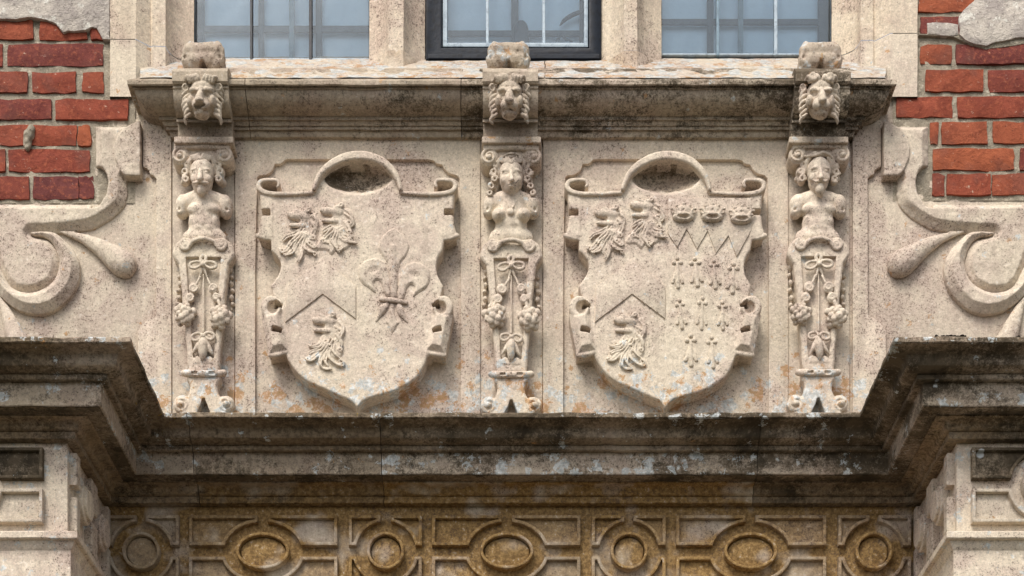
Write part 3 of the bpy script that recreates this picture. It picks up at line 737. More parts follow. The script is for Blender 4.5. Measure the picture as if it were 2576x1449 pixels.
mk('mortar_lump', c.mesh(YB - 0.001, YB), 'mortar', bl, label='grey lump of mortar stuck on a brick')

# ------------------------------------------------------------------ mullioned window
YG = 0.105
ztop = zz(-420, 0.0)
win = thing('mullioned_window', 'three-light stone mullioned window above the lichened sill', 'window', (0, 0.05, zz(150, 0.05)))
def hollow(a, b, k=0.35, n=6):
    out = []
    for i in range(1, n):
        t = i / n; q = Vector(a).lerp(Vector(b), t); d = Vector((b[0] - a[0], b[1] - a[1])); nn = Vector((-d.y, d.x))
        if nn.y < 0: nn = -nn
        q = q + nn * k * math.sin(math.pi * t) * 0.5; out.append((q.x, q.y))
    return out
def uy(u, y): return (X(u, y), y)
def jamb(pts_u, **pr):
    pr_ = [uy(*q) for q in pts_u]
    prof = pr_[:4] + pr_[4:6] + hollow(pr_[5], pr_[6]) + pr_[6:]
    vj = pts_u[0][2] if len(pts_u[0]) > 2 else 99
    return prof
lj = [(277, .05), (277, .0), (342, .0), (380, .028), (384, .024), (416, .026), (470, .082), (488, .086), (488, .139)]
rj = [(2308, .05), (2308, .0), (2240, .0), (2200, .028), (2196, .024), (2165, .026), (2113, .082), (2092, .086), (2092, .139)]
for jj, vj in ((lj, 99), (rj, 84)):
    prof = jamb(jj)
    mk('jamb_stone', extrude_z(prof, zz(243, 0), zz(vj, 0) - gp), 'stone', win, tone=0.06)
    mk('jamb_stone', extrude_z(prof, zz(vj, 0) + gp, ztop), 'stone', win, ochre=0.12, tone=0.08)
for (a, f1, f2, b) in ((929, 977, 1015, 1069), (1512, 1570, 1603, 1664)):
    p0 = [uy(a, .16), uy(a, .092), uy(a + 7, .088)]; q0 = [uy(b - 7, .088), uy(b, .092), uy(b, .16)]
    fl = [uy(f1, .030), uy(f2, .030)]
    prof = p0 + hollow(p0[-1], fl[0], .25) + fl + hollow(fl[1], q0[0], .25) + q0
    mk('mullion_stone', extrude_z(prof, zz(128, .03) + gp, ztop), 'stone', win, ochre=0.10, tone=0.08)
    prof = p0 + hollow(p0[-1], fl[0], -.12) + [uy(f1, .028), uy(f2, .028)] + hollow(fl[1], q0[0], -.12) + q0
    mk('mullion_foot', extrude_z(prof, zz(190, .03), zz(128, .03) - gp, step=0.012, wob=0.002), 'stone', win, ochre=0.3, tone=0.02)
def bar(name, u0, u1, v0, v1, y0, y1, mat, par, bev=0.0015):
    return mk(name, prism((X(u0, y0), y0, Z(v1, y0)), (X(u1, y0), y1, Z(v0, y0)), bev), mat, par)
def light(u0, u1, vb, cames, mats, par):
    ed = [u0] + [q for q in cames] + [u1]
    for a, b in zip(ed[:-1], ed[1:]):
        bar('pane', a + 1, b - 1, -400, vb, YG, YG + 0.004, 'glass', par, 0)
    for q, (w_, m_) in zip(cames, mats): bar('glazing_bar', q - w_ / 2, q + w_ / 2, -400, vb + 1, YG - 0.007, YG + 0.009, m_, par)
light(489, 928, 149, [632, 781], [(6, 'darklead'), (8, 'darklead')], win)
bar('glazing_bar', 727, 740, -400, 148, YG + 0.01, YG + 0.02, 'bluelead', win)
bar('putty_line', 489, 928, 146, 150.5, YG - 0.004, YG + 0.012, 'lead', win)
light(1665, 2091, 137, [1806, 1952], [(7, 'bluelead'), (8, 'lead')], win)
bar('glazing_bar', 1857, 1870, -400, 136, YG + 0.01, YG + 0.02, 'bluelead', win)
bar('putty_line', 1665, 2091, 134, 138, YG - 0.004, YG + 0.012, 'lead', win)
cas = mk('casement_frame', plate_mesh([[(1071, -380), (1513, -380), (1513, 150), (1071, 150)], [(1112, -340), (1481, -340), (1481, 119), (1112, 119)]], 0.13, 0.082, 4), 'navy', win, label='navy painted iron casement')
bar('frame_step', 1076, 1508, 135, 147, 0.076, 0.083, 'navy', cas)
light(1126, 1470, 108, [1226, 1368], [(7, 'lead'), (7, 'lead')], cas)
mk('lead_border', plate_mesh([[(1114, -345), (1480, -345), (1480, 118), (1114, 118)], [(1126, -330), (1470, -330), (1470, 107), (1126, 107)]], 0.115, 0.088, 2.5, wob=0.6), 'lead', cas)
# behind the glass: glazing and came-shadow bars, added sky-reflection blind for each light
def inner(nm, u0, u1, vb, vert, hor, label, blabel):
    t = thing('glazing_and_shadow_bars', label, 'window', P((u0 + u1) / 2, vb, 0.125), 'secondary glazing and shadow bars behind the window')
    for a, b in vert: bar('upright', a, b, -400, vb + 40, 0.122, 0.130, 'inner', t)
    for a, b in hor: bar('crossbar', u0 - 20, u1 + 20, a, b, 0.1225, 0.129, 'inner', t)
    bl_ = mk('sky_reflection_sheet', prism((X(u0 - 60, .14), .14, Z(vb + 60, .14)), (X(u1 + 60, .14), .144, Z(-480, .14))), 'backdrop')  # added sheet, its pale blue painting the sky's reflection in the glass
    tag(bl_, blabel, 'backdrop', 'sky-reflection sheets behind the window')
    return t
inner('l', 489, 928, 150, [(486, 514), (650, 664), (794, 810)], [(64, 80)], 'grey secondary glazing and came-shadow bars behind the left window light', 'painted sky-reflection blind behind the left window light')  # narrow uprights stand in for shadows of the cames
ci = inner('c', 1112, 1481, 120, [(1112, 1126), (1286, 1304), (1458, 1472)], [(76, 90)], 'grey secondary glazing bars behind the middle casement', 'painted sky-reflection blind behind the middle casement')
inner('r', 1665, 2091, 140, [(1779, 1795), (2058, 2096)], [(47, 61)], 'grey secondary glazing bars behind the right window light', 'painted sky-reflection blind behind the right window light')
c = Carve((1395, 1500), (15, 120), (-6, 10), 1.8)
c.tube([(1407, 68, 2, 1), (1420, 52, 2, 4.5), (1445, 37, 2, 5), (1472, 28, 2, 4)], 1); c.tube([(1400, 104, 2, 2.5), (1412, 92, 2, 2.5), (1424, 100, 2, 2.5), (1440, 106, 2, 2)], 1)
o = mk('window_stay', c.mesh(0.125, 0.125), 'inner'); tag(o, 'curved grey window stay behind the right pane of the casement', 'window stay')
c = Carve((1275, 1350), (40, 130), (-6, 16), 2.0)
c.ell((1311, 82, 2), (19, 30, 8), 3); c.box((1311, 108, 2), (19, 18, 6), 3, 4)
o = mk('window_latch', c.mesh(0.124, 0.124), 'inner'); tag(o, 'rounded grey latch plate behind the middle pane of the casement', 'latch')

# ------------------------------------------------------------------ the carved storey: slabs behind everything
YS = 0.009
VB = 1085
def strip(pts, wd, n=4):
    """closed outline of a ribbon of width wd (number or list) along points"""
    if not isinstance(wd, (list, tuple)): wd = [wd] * len(pts)
    pp = spline([(a, b, c) for (a, b), c in zip(pts, wd)], n); L, Rr = [], []
    for i, q in enumerate(pp):
        a = pp[max(i - 1, 0)]; b = pp[min(i + 1, len(pp) - 1)]; d = b[:2] - a[:2]; d = d / (np.hypot(*d) + 1e-9); nn = np.array((-d[1], d[0]))
        L.append(tuple(q[:2] + nn * q[2] / 2)); Rr.append(tuple(q[:2] - nn * q[2] / 2))
    return L + Rr[::-1]
eared = [(642, 1078), (642, 680), (647, 446), (652, 441), (667, 440), (679, 434), (687, 425), (691, 412), (704, 412), (711, 408), (716, 402), (724, 400),
         (1078, 401), (1092, 404), (1097, 411), (1112, 414), (1117, 424), (1130, 436), (1149, 441), (1156, 448), (1159, 680), (1159, 1078)]
STEP = 775.0
for i, (lab, sh) in enumerate((('carved stone panel with eared recess behind the shield bearing a fleur-de-lis', 0), ('carved stone panel with eared recess behind the shield bearing three crowns', STEP))):
    t = thing('stone_panel', lab, 'panel', P(898 + sh, 1040, YS), 'recessed panels behind the shields')
    out = [(591.5, 342), (1208, 342), (1208, VB), (591.5, VB)]
    fr = plate('panel_frame', [[(a + sh, b) for a, b in out], [(a + sh, b) for a, b in eared]], YS + 0.02, -0.001, 1.4, 'stone', t, tone=-0.03)
    plate('panel_field', [(a + sh, b) for a, b in [(582, 370), (1220, 370), (1220, VB - 4), (582, VB - 4)]], YS + 0.03, YS, 0.5, 'stone', t, tone=-0.05)

# ------------------------------------------------------------------ side scroll panels
def scroll_panel():
    t = thing('scroll_panel', 'carved stone scroll panel with volute and teardrop leaf left of the herms', 'panel', P(215, 1040, 0), 'scroll panels at both ends')
    plate('background_slab', rect(-420, 480, 300, VB), 0.06, 0.012, 0.5, 'stone', t, tone=-0.05)
    plate('filler_slab', rect(326, 470, 232, 312), 0.06, 0.0145, 0.5, 'stone', t)
    mg = [(359, 300), (359, 419), (367, 422), (375, 428), (377, 438), (386, 441), (393, 449), (392, 790), (388, 796), (376, 800), (368, 806), (353, 820), (347, 832), (346, VB), (431, VB), (431, 300)]
    plate('margin_slab', mg, 0.03, 0.001, 2.2, 'stone', t, tone=0.05)
    # the tall plate that rolls into the volute
    c = Carve((-425, 362), (292, 770), (-6, 34), 2.2)
    lp = [(-420, 503)] + [(236, 503), (236, 306)] + [(354, 306), (354, 444), (315, 444)] + [tuple(q) for q in spline([(316, 476), (308, 507), (284, 532), (246, 557), (213, 569), (150, 577), (76, 580)], 5)]
    lp += [tuple(q) for q in spline([(80, 584), (118, 596), (140, 620), (150, 655), (142, 692), (122, 716), (82, 734), (38, 730), (12, 708), (-6, 673), (-16, 640)], 4)] + [(-40, 760), (-420, 760)]
    c.poly(lp, 24, 20, base=-6)
    c.poly([(349, 306), (354, 306), (354, 444), (316, 444), (303, 430), (290, 400), (287, 372), (296, 345), (314, 325), (340, 310)], 31, 2, k=1.0, base=-6)
    c.poly([tuple(q) for q in spline([(226, 407), (250, 413), (266, 432), (272, 455), (266, 488), (248, 512), (226, 522)], 4)], 60, 0.1, k=4.0, base=7, sub=True)
    c.wear(0.6, 5)
    mk('console_plate', c.mesh(0.012, -0.012), 'stone', t, tone=-0.02)
    c = Carve((-260, 210), (560, 800), (-6, 52), 2.2)
    outer = [(73, 578), (130, 578), (166, 606), (190, 638), (198, 670), (190, 713), (166, 748), (134, 774), (91, 785), (43, 774), (0, 741), (-30, 690), (-44, 630), (-46, 590)]
    inner_ = [(-14, 590), (-10, 640), (2, 676), (17, 705), (40, 725), (79, 730), (118, 714), (138, 689), (146, 654), (136, 618), (114, 592), (73, 583)]
    lp = [tuple(q) for q in spline(outer, 4)] + [tuple(q) for q in spline(inner_, 4)]
    c.poly(lp, 32, 18, k=1.0)
    c.wear(0.45, 8)
    mk('volute', c.mesh(0.012, -0.012), 'stone', t, white=0.12)
    c = Carve((130, 364), (555, 720), (-6, 44), 2.0)
    c.tube([(152, 578, 8, 3), (205, 595, 9, 11), (255, 622, 9, 21), (294, 650, 9, 30), (311, 662, 9, 32)], 3, 5, flat=0.8); c.wear(0.6, 9)
    mk('teardrop_leaf', c.mesh(0.012, -0.005), 'stone', t, white=0.1)
    c = Carve((-60, 110), (720, 900), (-6, 40), 2.2)
    c.tube([(-14, 735, 8, 4), (6, 765, 9, 9), (22, 803, 10, 17), (44, 860, 10, 27), (52, 880, 10, 27)], 3, 5, flat=0.8); c.wear(0.6, 9)
    mk('lower_leaf', c.mesh(0.012, -0.005), 'stone', t, white=0.45)
    return t
spl = scroll_panel()
spr = mirror_tree(spl, None); spr.name = 'scroll_panel'
spr['label'] = 'carved stone scroll panel with volute and teardrop leaf right of the herms'

# ------------------------------------------------------------------ shields
YH = YS - 0.048
def shield_mesh():
    c = Carve((632, 1168), (378, 1036), (-5, 72), 2.0)
    arch = [(786, 487), (788, 474), (803, 441), (832, 413), (869, 395), (900, 390), (932, 393), (970, 409), (998, 440), (1012, 474), (1014, 488)]
    archs = [tuple(q) for q in spline(arch, 4)]
    bot = [tuple(q) for q in spline([(1076, 896), (1062, 928), (1043, 953), (996, 981), (940, 998), (914, 1008), (899, 1026)], 4)]
    botl = [tuple(q) for q in spline([(899, 1026), (884, 1009), (832, 985), (771, 957), (737, 925), (716, 887)], 4)]
    bite_r = [tuple(q) for q in spline([(1113, 629), (1103, 645), (1098, 667), (1101, 690), (1115, 718)], 3)]
    bite_l = [tuple(q) for q in spline([(681, 718), (697, 695), (705, 677), (704, 653), (682, 629)], 3)]
    lp = [(681, 490)] + archs + [(1118, 491), (1117, 602)] + bite_r + [(1107, 752), (1112, 800), (1085, 893)] + bot + botl[1:] + [(690, 800), (690, 752)] + bite_l + [(681, 598)]
    c.poly(lp, 50, 3.5)
    # niche under the arch
    c.ell((899, 424, 74), (106, 70, 64), 3, sub=True)
    # folded straps at the sides
    for m in (1, -1):
        f = (lambda a: a) if m == 1 else (lambda a: 1797 - a)
        c.poly([(f(653), 488), (f(690), 488), (f(690), 600), (f(668), 600), (f(648), 590), (f(653), 570), (f(656), 545), (f(656), 520)], 52, 5, k=2)
        c.tube([(f(647), 590, 44, 6), (f(664), 597, 46, 5), (f(684), 600, 46, 4)], 2)
        c.box((f(668), 534, 52), (12, 8, 30), 1.5, 1.5, sub=True)
        # lower rolls
        a0, a1 = (f(682), 786), (f(702), 888)
        d = np.array(a1) - np.array(a0); d = d / np.hypot(*d); nn = np.array((-d[1], d[0])) * 26
        q = [tuple(np.array(a0) + nn), tuple(np.array(a1) + nn), tuple(np.array(a1) - nn), tuple(np.array(a0) - nn)]
        c.poly(q, 64, 15, k=2)
        c.tube([(a1[0] - nn[0] * .9, a1[1] - nn[1] * .9, 46, 5), (a1[0], a1[1] + 4, 50, 5), (a1[0] + nn[0] * .9, a1[1] + nn[1] * .9, 46, 5)], 2)
        c.box((f(697), 834, 60), (12, 7, 24), 1.5, 1.5, rot=10 * m, sub=True)
        c.poly(arc(f(683), 776, 26, 29, 0, 352, 30), 60, 4, k=1.5)
        c.ell((f(687), 777, 62), (14, 16, 22), 3, sub=True)
        c.box((f(700), 768, 50), (10, 7, 30), 2, 2, rot=20 * m, sub=True)
        # top curls
        c.poly(strip([(f(790), 487), (f(740), 490), (f(690), 490), (f(662), 484), (f(651), 471), (f(657), 459), (f(676), 455), (f(698), 457), (f(702), 468), (f(697), 474)], [9, 10, 11, 12, 12, 11, 10, 9, 8, 7]), 58, 2.5, k=1.2)
        c.ell((f(676), 471, 52), (16, 9, 30), 3, sub=True)
    inn = [(q[0] + (899 - q[0]) * 0.045, q[1] + (470 - q[1]) * 0.10) for q in arch]
    c.poly(strip(inn, [9, 11, 15, 19, 22, 23, 22, 19, 15, 11, 9]), 66, 4, k=1.5)
    c.cap((897, 500, 51), (897, 1000, 51), 1.9, k=1, sub=True)
    c.wear(0.35, 11)
    return c.mesh(YS, YH)
SHM = shield_mesh()

def lion_mesh(seed, du, dv, strands, curls, sc_=1.0, muz=(0, 0)):
    """lion's head torn at the neck, facing left; sketched at (760, 550), moved by du, dv"""
    T = lambda a, b: (760 + (a - 760) * sc_ + du, 550 + (b - 550) * sc_ + dv)
    allp = [T(q[0], q[1]) for s_ in strands for q in s_] + [T(712, 520), T(800, 520), T(720, 600), T(800, 600)]
    us, vs_ = [q[0] for q in allp], [q[1] for q in allp]
    c = Carve((min(us) - 12, max(us) + 12), (min(vs_) - 12, max(vs_) + 12), (-4, 30), 1.5)
    E = lambda a, b, w, r, **k: c.ell((*T(a, b), w), (r[0] * sc_, r[1] * sc_, r[2]), **k)
    E(766, 544, 1, (19, 14, 13), k=4); E(770, 566, 0, (17, 24, 9), k=5); E(760, 557, 2, (9, 12, 9), k=4)
    E(743 + muz[0], 542 + muz[1], 4, (19, 11, 12), k=3); E(728 + muz[0], 540 + muz[1], 7, (6, 7, 7), k=2)
    E(756, 543, 4, (14, 11, 12), k=5); E(750, 532, 9, (11, 4, 6), k=3, rot=20); E(770, 533, 8, (10, 5, 7), k=3)
    c.tube([(*T(764, 568), 6, 7), (*T(746, 567), 7, 5.5), (*T(730, 566), 7, 4)], 2)
    c.cap((*T(752, 556), 8), (*T(734, 557), 10), 3.2, 2.6, k=1.5, sub=True); c.cap((*T(750, 577), 8), (*T(740, 577), 9), 3.4, 2.6, k=1.5, sub=True)
    c.ell((*T(752, 538), 19), (4.5, 3, 5), k=1, sub=True)
    E(777, 529, 10, (7, 8, 7), k=2, rot=30); c.ell((*T(776, 530), 19), (2.6, 3.4, 6), k=1, sub=True)
    for s_ in strands:
        c.tube([(*T(q[0], q[1]), -1, 7.5 - 5.0 * (i / (len(s_) - 1)) ** 2) for i, q in enumerate(s_)], 3.0, 3)
    hull = [T(*q) for q in ((744, 578), (758, 560), (790, 530), (802, 552), (800, 600), (801, 626), (784, 640), (768, 634), (752, 652), (738, 640), (716, 640), (709, 628), (728, 604))]
    c.poly([tuple(q) for q in spline(hull, 3, True)], 6.5, 6, k=3)
    for j, s_ in enumerate(strands):
        n = len(s_)
        for e in (-2.4, 2.4):
            c.tube([(*T(q[0] + e * 1.3 * (1 - .5 * i / n), q[1] + e * (1 - .5 * i / n)), 8.0 + 1.8 * math.sin(i * 1.7 + j), 2.9 - 0.8 * i / max(1, n - 1)) for i, q in enumerate(s_)], 0.5, 4)
    for a, b, r in curls:
        c.tube(spiral(*T(a, b), r * sc_, 2.2, 200, 1.1, 12, 7, (2.8, 2.0)), 0.8, 1); c.ell((*T(a, b), 11), (2.0, 2.0, 8), k=.6, sub=True)
    c.wear(0.35, seed)
    return c.mesh(YH + 0.001, YH - 0.006, 0.85)
SA = [[(757, 588), (745, 600), (730, 612), (722, 626), (708, 634), (704, 626)], [(764, 588), (752, 604), (742, 618), (734, 634), (716, 642)],
      [(768, 590), (760, 606), (756, 622), (758, 640), (750, 658)], [(774, 588), (766, 606), (766, 622), (776, 632), (790, 634), (791, 642)],
      [(780, 586), (774, 600), (776, 614), (786, 622), (795, 618)], [(754, 580), (738, 590), (722, 596), (712, 604)], [(770, 585), (757, 598), (747, 612), (740, 628)],
      [(784, 560), (792, 575), (786, 590), (778, 600)], [(788, 545), (796, 556), (794, 570)], [(762, 575), (750, 590), (738, 603), (729, 618)]]
CA = [(787, 572, 6), (788, 598, 6), (779, 612, 5), (710, 630, 5), (792, 638, 4)]
SB = [[(757, 588), (747, 598), (738, 606), (732, 616), (742, 622)], [(764, 588), (756, 602), (752, 616), (762, 632), (772, 640), (778, 634)],
      [(772, 588), (770, 604), (780, 616), (796, 620), (815, 622)], [(780, 584), (782, 598), (792, 606), (806, 606)], [(786, 572), (796, 584), (800, 596)],
      [(786, 540), (796, 546), (803, 556), (800, 566)], [(788, 552), (802, 562), (806, 574), (800, 580)], [(752, 582), (740, 588), (730, 594)], [(768, 590), (762, 606), (760, 622), (770, 645)],
      [(776, 586), (776, 600), (786, 612), (802, 614)]]
CB = [(796, 572, 6), (732, 618, 6), (796, 596, 5), (770, 638, 4)]
SC_ = [[(752, 596), (740, 606), (722, 608), (714, 604)], [(754, 600), (742, 614), (726, 618), (716, 624)], [(760, 602), (748, 618), (734, 630), (720, 642), (708, 640)],
       [(766, 602), (754, 622), (746, 636), (744, 652), (752, 662), (770, 662)], [(770, 604), (764, 624), (770, 640), (782, 650), (798, 654), (802, 646), (796, 642)],
       [(776, 600), (776, 618), (786, 632), (800, 640)], [(784, 560), (796, 570), (792, 584), (784, 592)], [(786, 580), (796, 596), (794, 612)], [(772, 590), (764, 606), (772, 620)],
       [(760, 594), (746, 600), (730, 600)], [(770, 606), (760, 626), (756, 644), (762, 656)], [(788, 545), (800, 556), (800, 572)]]
CC = [(792, 570, 7), (768, 608, 7), (794, 616, 5), (712, 640, 5), (796, 646, 6)]
LM = [lion_mesh(1, 0, 0, SA, CA), lion_mesh(2, 82, -12, SB, CB, 1.0), lion_mesh(3, 62, 264, SC_, CC, 1.0)]

def fleur_parts(parent):
    root = None
    def piece(nm, fn, box, par):
        c = Carve(*box, 1.5); fn(c); c.wear(0.35, 4); return mk(nm, c.mesh(YH + 0.002, YH - 0.006, 0.75), 'stone', par)
    ctr = [tuple(q) for q in spline([(991, 572), (1012, 588), (1026, 606), (1028, 620), (1020, 640), (1007, 657), (1000, 680), (998, 742), (983, 742), (981, 700), (976, 660), (962, 638), (953, 622), (957, 602), (971, 584)], 3, True)]
    root = piece('fleur_de_lis', lambda c: (c.poly(offset_loop(ctr, -2.0), 9, 5), c.cap((989, 620, 5), (990, 735, 5), 9, 6, k=4)), ((945, 1036), (565, 750), (-4, 16)), parent)
    lpet = [(969, 738), (962, 714), (955, 703), (946, 701), (940, 706), (938, 714), (943, 731), (929, 721), (910, 707), (903, 685), (907, 665), (923, 653), (946, 649), (965, 660), (977, 690), (982, 738)]
    piece('petal', lambda c: (c.poly(offset_loop([tuple(q) for q in spline(lpet, 3, True)], -2.0), 10, 5), c.ell((940, 678, 11), (16, 9, 5), 3, rot=-20, sub=True)), ((895, 990), (640, 746), (-4, 16)), root)
    rp = [(1983 - a, b + 10) for a, b in lpet]
    piece('petal', lambda c: (c.poly(offset_loop([tuple(q) for q in spline(rp, 3, True)], -2.0), 10, 5), c.ell((1042, 690, 11), (14, 9, 5), 3, rot=20, sub=True)), ((992, 1090), (650, 756), (-4, 16)), root)
    piece('binding', lambda c: c.tube([(958, 751, 8, 5.5), (990, 755, 10, 6), (1022, 760, 8, 5)], 1), ((945, 1036), (740, 772), (-4, 20)), root)
    piece('lower_tip', lambda c: c.poly([(981, 760), (992, 760), (993, 788), (999, 806), (1006, 808), (998, 816), (994, 826), (986, 837), (978, 826), (974, 814), (966, 808), (974, 804), (979, 788)], 8, 4), ((955, 1015), (754, 846), (-4, 14)), root)
    piece('lower_tip', lambda c: c.tube([(973, 764, 4, 6), (962, 776, 4, 10), (956, 788, 4, 6), (946, 805, 4, 2)], 2), ((935, 990), (752, 815), (-4, 18)), root)
    piece('lower_tip', lambda c: c.tube([(1003, 766, 4, 6), (1008, 782, 4, 9), (1016, 796, 4, 5), (1025, 808, 4, 2)], 2), ((990, 1036), (754, 818), (-4, 18)), root)
    return root
def chevron(sh, dy, parent):
    lp = [(722 + sh, 722 + dy), (812 + sh, 655 + dy), (895 + sh, 722 + dy), (895 + sh, 803 + dy), (812 + sh, 741 + dy), (718 + sh, 812 + dy)]
    return plate('chevron', lp, YH + 0.004, YH - 0.0042, 1.6, 'stone', parent, yref=YH)

sh1 = thing('heraldic_shield', 'carved stone shield with three lion heads and a fleur-de-lis', 'shield', P(898, 1026, YS), 'heraldic shields')
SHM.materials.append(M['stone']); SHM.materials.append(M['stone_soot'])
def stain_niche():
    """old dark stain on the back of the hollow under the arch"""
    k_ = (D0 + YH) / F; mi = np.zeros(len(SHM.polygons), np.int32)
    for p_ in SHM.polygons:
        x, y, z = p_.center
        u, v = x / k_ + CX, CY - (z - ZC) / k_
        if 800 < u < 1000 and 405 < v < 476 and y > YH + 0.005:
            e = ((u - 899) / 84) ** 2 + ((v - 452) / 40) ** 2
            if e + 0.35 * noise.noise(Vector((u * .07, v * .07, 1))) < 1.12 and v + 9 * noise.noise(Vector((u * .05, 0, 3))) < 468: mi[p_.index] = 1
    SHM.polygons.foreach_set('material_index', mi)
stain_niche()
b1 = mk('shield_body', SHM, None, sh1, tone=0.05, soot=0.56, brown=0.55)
for q in LM: mk('lion_head', q, 'stone', sh1, tone=0.06)
fleur_parts(sh1); chevron(0, 0, sh1)
sh2 = thing('heraldic_shield', 'carved stone shield with three lion heads, three crowns and ermine spots', 'shield', P(898 + STEP, 1026, YS), 'heraldic shields')
off = (X(CX + STEP, YH), 0, 0)
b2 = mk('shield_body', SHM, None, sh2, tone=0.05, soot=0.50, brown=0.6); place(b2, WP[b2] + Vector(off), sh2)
kx = (D0 + YH) / F
for q, (a, b) in zip(LM, ((772, 6), (779, 14), (757, 0))):
    o = mk('lion_head', q, 'stone', sh2, tone=0.06); place(o, WP[o] + Vector((a * kx, 0, b * kx)), sh2)
chevron(STEP + 3, 0, sh2)
zig = [(1680, 589), (1703, 624), (1727, 577), (1753, 628), (1780, 582), (1801, 638), (1832, 594), (1853, 647), (1890, 580)]
plate('indented_chief', [(1679, 500)] + zig + [(1890, 500)], YH + 0.004, YH - 0.0042, 1.4, 'stone', sh2, yref=YH)
def crown_mesh(u, v):
    c = Carve((u - 40, u + 40), (v - 34, v + 32), (-4, 32), 1.4)
    c.ell((u, v + 10, 4), (27, 13, 13), 2); c.ell((u, v + 13, 17), (18, 6, 10), 1.5, sub=True)
    c.ell((u, v - 6, 3), (24, 14, 11), 3)
    for a, b, r in ((-30, -8, 4), (-16, -16, 4.5), (0, -20, 5), (16, -16, 4.5), (30, -8, 4)): c.ell((u + a, v + b, 8), (r, r, r), 1.5)
    for a in (-23, -8, 8, 23): c.tube([(u + a * 0.75, v + 4, 10, 3.5), (u + a * 1.1, v - 8, 10, 2.5)], 1)
    for a in (-13, 0, 13): c.ell((u + a, v - 4, 17), (4, 4, 6), 1, sub=True)
    c.tube([(u - 27, v + 2, 8, 3), (u, v + 7, 14, 3), (u + 27, v + 2, 8, 3)], 1); c.wear(0.4, 2)
    return c.mesh(YH - 0.003, YH - 0.012)
cm = mk('crown', crown_mesh(1719.5, 533), 'stone', sh2)
for a, b in ((72.5, 0), (146, -5)): inst(cm, (a * kx, 0, b * kx), sh2)
def ermine_mesh(u, v, seed):
    c = Carve((u - 20, u + 20), (v - 8, v + 84), (-4, 18), 1.4)
    for a, b in ((0, 2), (-9, 13), (9, 13)): c.ell((u + a, v + b, 1), (5.5, 5.5, 6), 1)
    c.tube([(u, v + 14, 2, 3.5), (u, v + 50, 2, 5), (u + 1, v + 74, 2, 5.5)], 1); c.tube([(u - 2, v + 30, 1, 2.5), (u - 12, v + 63, 2, 4.5)], 1); c.tube([(u + 2, v + 30, 1, 2.5), (u + 13, v + 63, 2, 4.5)], 1)
    c.box((u - 14, v + 72, 2), (9, 6, 20), 1, 1, sub=True); c.box((u + 15, v + 72, 2), (9, 6, 20), 1, 1, sub=True); c.wear(0.4, seed)
    return c.mesh(YH + 0.001, YH - 0.004, 0.85)
em = mk('ermine_spot', ermine_mesh(1704.5, 646, 1), 'stone', sh2)
for a, b in ((1751, 645), (1798, 650), (1844, 660), (1712.5, 750), (1766, 748), (1818, 754), (1738, 842), (1792, 846)):
    o = inst(em, ((a - 1704.5) * kx, 0, -(b - 646) * kx), sh2); o.rotation_euler.y = R(random.uniform(-5, 5)); o.scale = (random.uniform(.88, 1.1), random.uniform(.75, 1.1), random.uniform(.92, 1.06))
c = Carve((1560, 1612), (685, 738), (-4, 14), 1.5); c.ell((1586, 711, 0), (20, 20, 7), 2); c.ell((1587, 708, 9), (11, 11, 6), 2, sub=True)
mk('crescent', c.mesh(YH + 0.001, YH - 0.004), 'stone', sh2)

